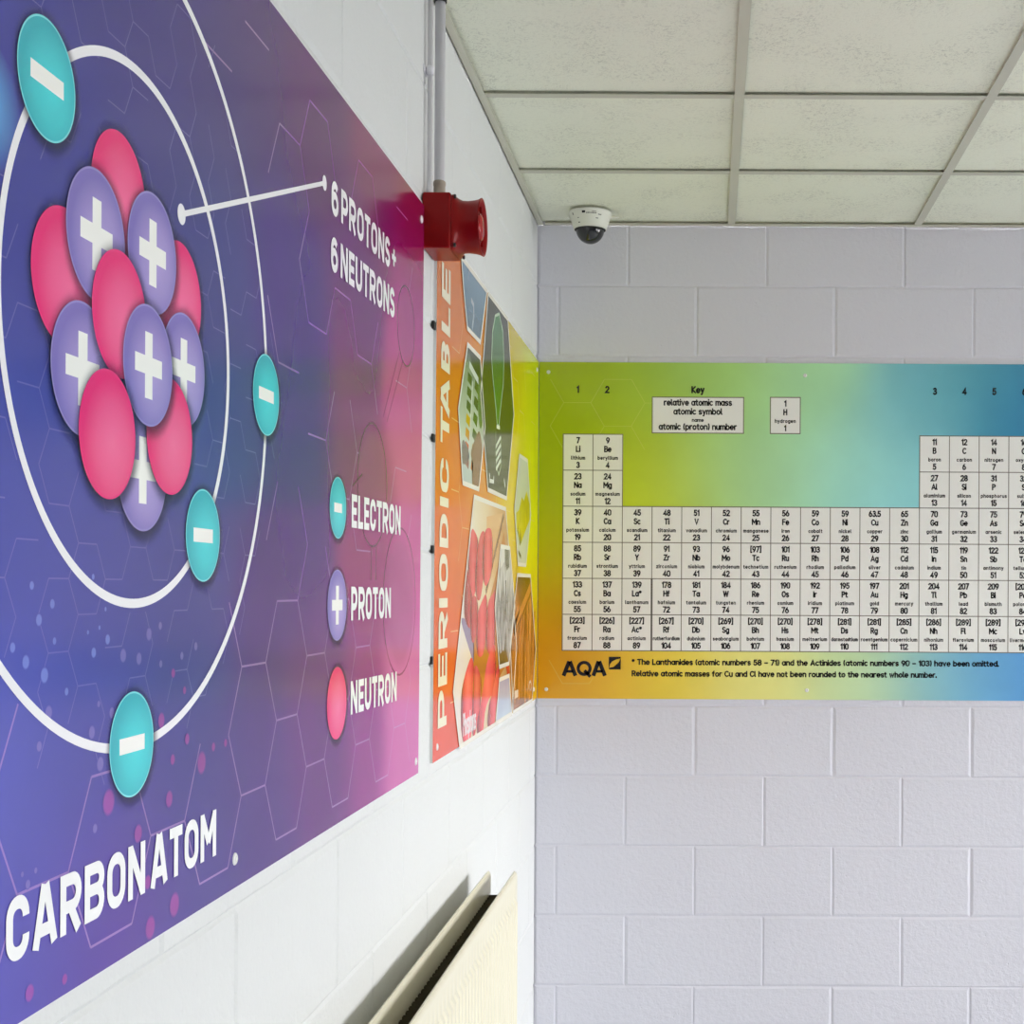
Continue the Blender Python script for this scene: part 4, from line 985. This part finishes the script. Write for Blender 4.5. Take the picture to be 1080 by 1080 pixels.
# ------------------------------------------------------------------ radiator
m_cream = plain('cream_enamel', (.74, .70, .55), .3, 0, .4)
m_fin = plain('convector_steel', (.10, .085, .05), .6)
RY0, RY1, RT, RB = 1.60, 3.215, .9395, .34
rad = empty('radiator', (XL + .07, (RY0 + RY1) / 2, RB), 'cream double panel radiator on the left wall below the boards', 'radiator')
def rad_panel(xc, front):
    """pressed steel panel: rolled edge, flat band, fluted field"""
    b = bmesh.new(); n = int((RY1 - RY0 - .06) / .0336)
    sgn = 1 if front else -1
    T_ = .0065
    ysec = []
    ysec.append((RY0, -.002)); ysec.append((RY0 + .004, 0)); ysec.append((RY0 + .030, 0))
    st = RY0 + .034; pitch = (RY1 - RY0 - .068) / n
    for i in range(n):
        y = st + i * pitch
        ysec += [(y + pitch * .04, 0), (y + pitch * .14, .0075), (y + pitch * .5, .0085), (y + pitch * .86, .0075), (y + pitch * .96, 0)]
    ysec += [(RY1 - .030, 0), (RY1 - .004, 0), (RY1, -.002)]
    zsec = [(RB, 0, 0), (RB + .035, 0, 0), (RB + .050, 0, 1), (RT - .064, 0, 1), (RT - .052, 0, 0), (RT - .010, 0, 0), (RT - .004, -.0015, 0), (RT - .001, -.004, 0), (RT, -.0065, 0)]
    def X(y_off, z_off, k): return xc + sgn * (T_ + y_off * k * 0.8 + min(0, y_off) * (1 - k) + z_off)
    fr = [[b.verts.new((X(yo, zo, k), y, z)) for (y, yo) in ysec] for (z, zo, k) in zsec]
    bk = [[b.verts.new((xc - sgn * T_ - sgn * (zo if False else 0) + sgn * (-zo), y, z)) for (y, yo) in ysec] for (z, zo, k) in zsec]
    for G_ in (fr, bk):
        for i in range(len(zsec) - 1):
            for j in range(len(ysec) - 1):
                f = b.faces.new((G_[i][j], G_[i][j + 1], G_[i + 1][j + 1], G_[i + 1][j])); f.smooth = True
    for i in range(len(zsec) - 1):
        for j in (0, len(ysec) - 1): b.faces.new((fr[i][j], fr[i + 1][j], bk[i + 1][j], bk[i][j]))
    for j in range(len(ysec) - 1):
        b.faces.new((fr[0][j], fr[0][j + 1], bk[0][j + 1], bk[0][j])); b.faces.new((fr[-1][j], fr[-1][j + 1], bk[-1][j + 1], bk[-1][j])).smooth = True
    bmesh.ops.recalc_face_normals(b, faces=b.faces)
    return b
XBK, XFR = -.5095, -.4475
link('back_panel', rad_panel(XBK, False), m_cream, rad); link('front_panel', rad_panel(XFR, True), m_cream, rad)
# convector fins: zig-zag sheet between the panels, attached to the back panel
b = bmesh.new(); zt, zb = RT - .050, RB + .04; y = RY0 + .03; pts = []
xa, xb = XBK + .0075, XBK + .030
while y < RY1 - .03:
    pts += [(xa, y), (xa, y + .010), (xb, y + .0125), (xb, y + .0225)]; y += .025
for t in (0, .0006):
    pass
V0 = [b.verts.new((x, y_, zb)) for x, y_ in pts]; V1 = [b.verts.new((x, y_, zt)) for x, y_ in pts]
for i in range(len(pts) - 1): b.faces.new((V0[i], V0[i + 1], V1[i + 1], V1[i]))
c1 = [(XFR - .0075, y_) if abs(x - xa) < 1e-6 else (XFR - .026, y_) for x, y_ in pts]
V0 = [b.verts.new((x, y_, zb)) for x, y_ in c1]; V1 = [b.verts.new((x, y_, zt)) for x, y_ in c1]
for i in range(len(c1) - 1): b.faces.new((V0[i], V0[i + 1], V1[i + 1], V1[i]))
fo = link('convector_fins', b, m_fin, rad)
sm = fo.modifiers.new('t', 'SOLIDIFY'); sm.thickness = .0006
b = bmesh.new()
for y_ in (RY0 + .25, RY1 - .25):
    box(b, XL + .0005, XL + .0030, y_ - .015, y_ + .015, RB + .05, RT - .08); box(b, XL + .003, XBK - .008, y_ - .012, y_ + .012, RT - .12, RT - .10); box(b, XL + .003, XBK - .008, y_ - .012, y_ + .012, RB + .06, RB + .08)
link('wall_bracket', b, m_cream, rad)
b = bmesh.new()
for y_ in (RY0 + .02, RY1 - .02):
    for z in (RB + .03,): box(b, XBK + .006, XFR - .006, y_ - .014, y_ + .014, z - .014, z + .014, bev=.003)
box(b, XBK + .006, XFR - .006, RY0 + .006, RY0 + .034, RT - .045, RT - .017, bev=.003)
link('header_tee', b, m_cream, rad)
for y_ in (RY0 - .03, RY1 + .03):
    b = bmesh.new(); s_ = 1 if y_ > 2 else -1
    lathe(b, [(.0075, 0.0), (.0075, RB + .03)], ((XBK + XFR) / 2, y_, 0), 'Z', 20, True, True)
    lathe(b, [(.014, RB + .005), (.014, RB + .05), (.019, RB + .055), (.019, RB + .095), (.015, RB + .10)], ((XBK + XFR) / 2, y_, 0), 'Z', 24, True, True)
    lathe(b, [(.010, min(0, -s_ * .03)), (.010, max(0, -s_ * .03))], ((XBK + XFR) / 2, y_, RB + .03), 'Y', 20, True, True)
    link('valve_pipe', b, m_white, rad)

# ------------------------------------------------------------------ ceiling luminaires (lie beyond the frame)
m_diff, N, L, bs = new_mat('diffuser')
bs.inputs['Base Color'].default_value = (.9, .9, .88, 1); bs.inputs['Emission Color'].default_value = (1, .98, .92, 1); bs.inputs['Emission Strength'].default_value = 1.4
for (x0, x1, y0, y1) in holes:
    b = bmesh.new(); e = .014
    for (p, q, r, s) in ((x0 + e, x1 - e, y0 + e, y0 + e + .02), (x0 + e, x1 - e, y1 - e - .02, y1 - e), (x0 + e, x0 + e + .02, y0 + e + .02, y1 - e - .02), (x1 - e - .02, x1 - e, y0 + e + .02, y1 - e - .02)):
        box(b, p, q, r, s, ZC + .002, ZC + .05)
    box(b, x0 + e, x1 - e, y0 + e, y1 - e, ZC + .05, ZC + .06)
    o = link('ceiling_light', b, m_white, loc=((x0 + x1) / 2, (y0 + y1) / 2, ZC)); tag(o, 'recessed square ceiling light further along the tile grid', 'ceiling light', 'ceiling lights')
    b = bmesh.new(); box(b, x0 + .036, x1 - .036, y0 + .036, y1 - .036, ZC + .040, ZC + .044); link('diffuser', b, m_diff, o)

# ------------------------------------------------------------------ daylight
def daylight_boost(a, c, energy, col, spread, tilt):
    ld = bpy.data.lights.new('daylight_boost', 'AREA'); ld.shape = 'RECTANGLE'; ld.size = WZ1 - WZ0 - .1; ld.size_y = (c - a) - .1
    ld.energy = energy; ld.color = col; ld.spread = math.radians(spread)
    o = bpy.data.objects.new('daylight_boost', ld); C.objects.link(o)
    o.location = (XR + .03, (a + c) / 2, (WZ0 + WZ1) / 2)
    o.rotation_euler = (0, math.radians(90 - tilt), 0)     # facing the left wall, tilted down
for a, c in WIN:                                                    # openings that let the sky in
    ld = bpy.data.lights.new('sky_portal', 'AREA'); ld.shape = 'RECTANGLE'; ld.size = WZ1 - WZ0; ld.size_y = c - a; ld.cycles.is_portal = True
    o = bpy.data.objects.new('sky_portal', ld); C.objects.link(o); o.location = (XR + .001, (a + c) / 2, (WZ0 + WZ1) / 2); o.rotation_euler = (0, math.radians(90), 0)
daylight_boost(WIN[1][0], WIN[1][1], 3.0, (1.0, .99, .93), 32, 3)      # added narrow-spread lamp in the far window, brightens the far left wall
w = bpy.data.worlds.new('World'); bpy.context.scene.world = w; w.use_nodes = True
N = w.node_tree.nodes; L = w.node_tree.links; bg = N['Background']
tc = N.new('ShaderNodeTexCoord'); sp = N.new('ShaderNodeSeparateXYZ'); L.new(tc.outputs['Generated'], sp.inputs['Vector'])
mr = N.new('ShaderNodeMapRange'); mr.inputs['From Min'].default_value = -1; mr.inputs['From Max'].default_value = 1; L.new(sp.outputs['Z'], mr.inputs['Value'])
cr = N.new('ShaderNodeValToRGB'); L.new(mr.outputs['Result'], cr.inputs['Fac'])
e = cr.color_ramp.elements; e[0].position = .49; e[0].color = (.19, .19, .195, 1); e[1].position = .51; e[1].color = (.36, .36, .37, 1)
for p_, c_ in ((.62, (.66, .66, .67)), (.78, (1.0, .98, .95))):
    x_ = e.new(p_); x_.color = (*c_, 1)
L.new(cr.outputs['Color'], bg.inputs['Color']); bg.inputs['Strength'].default_value = SKY

# ------------------------------------------------------------------ camera
cam = bpy.data.cameras.new('Camera'); co_ = bpy.data.objects.new('Camera', cam); C.objects.link(co_)
cam.sensor_width = 36; cam.lens = F / 1080 * 36
cam.shift_x = -(VX - 540) / 1080; cam.shift_y = (VY - 540) / 1080
co_.matrix_world = Matrix.Translation((0, 0, CAM_H)) @ Matrix.Rotation(math.radians(90), 4, 'X') @ Matrix.Rotation(TH, 4, 'Z')
cam.clip_start = .05
S = bpy.context.scene; S.camera = co_
S.view_settings.view_transform = 'Standard'; S.view_settings.look = 'None'; S.view_settings.gamma = 1; S.view_settings.exposure = 0.0
S.cycles.max_bounces = 10; S.cycles.diffuse_bounces = 6; S.cycles.transparent_max_bounces = 32; S.cycles.use_denoising = True
S.cycles.sample_clamp_indirect = 4
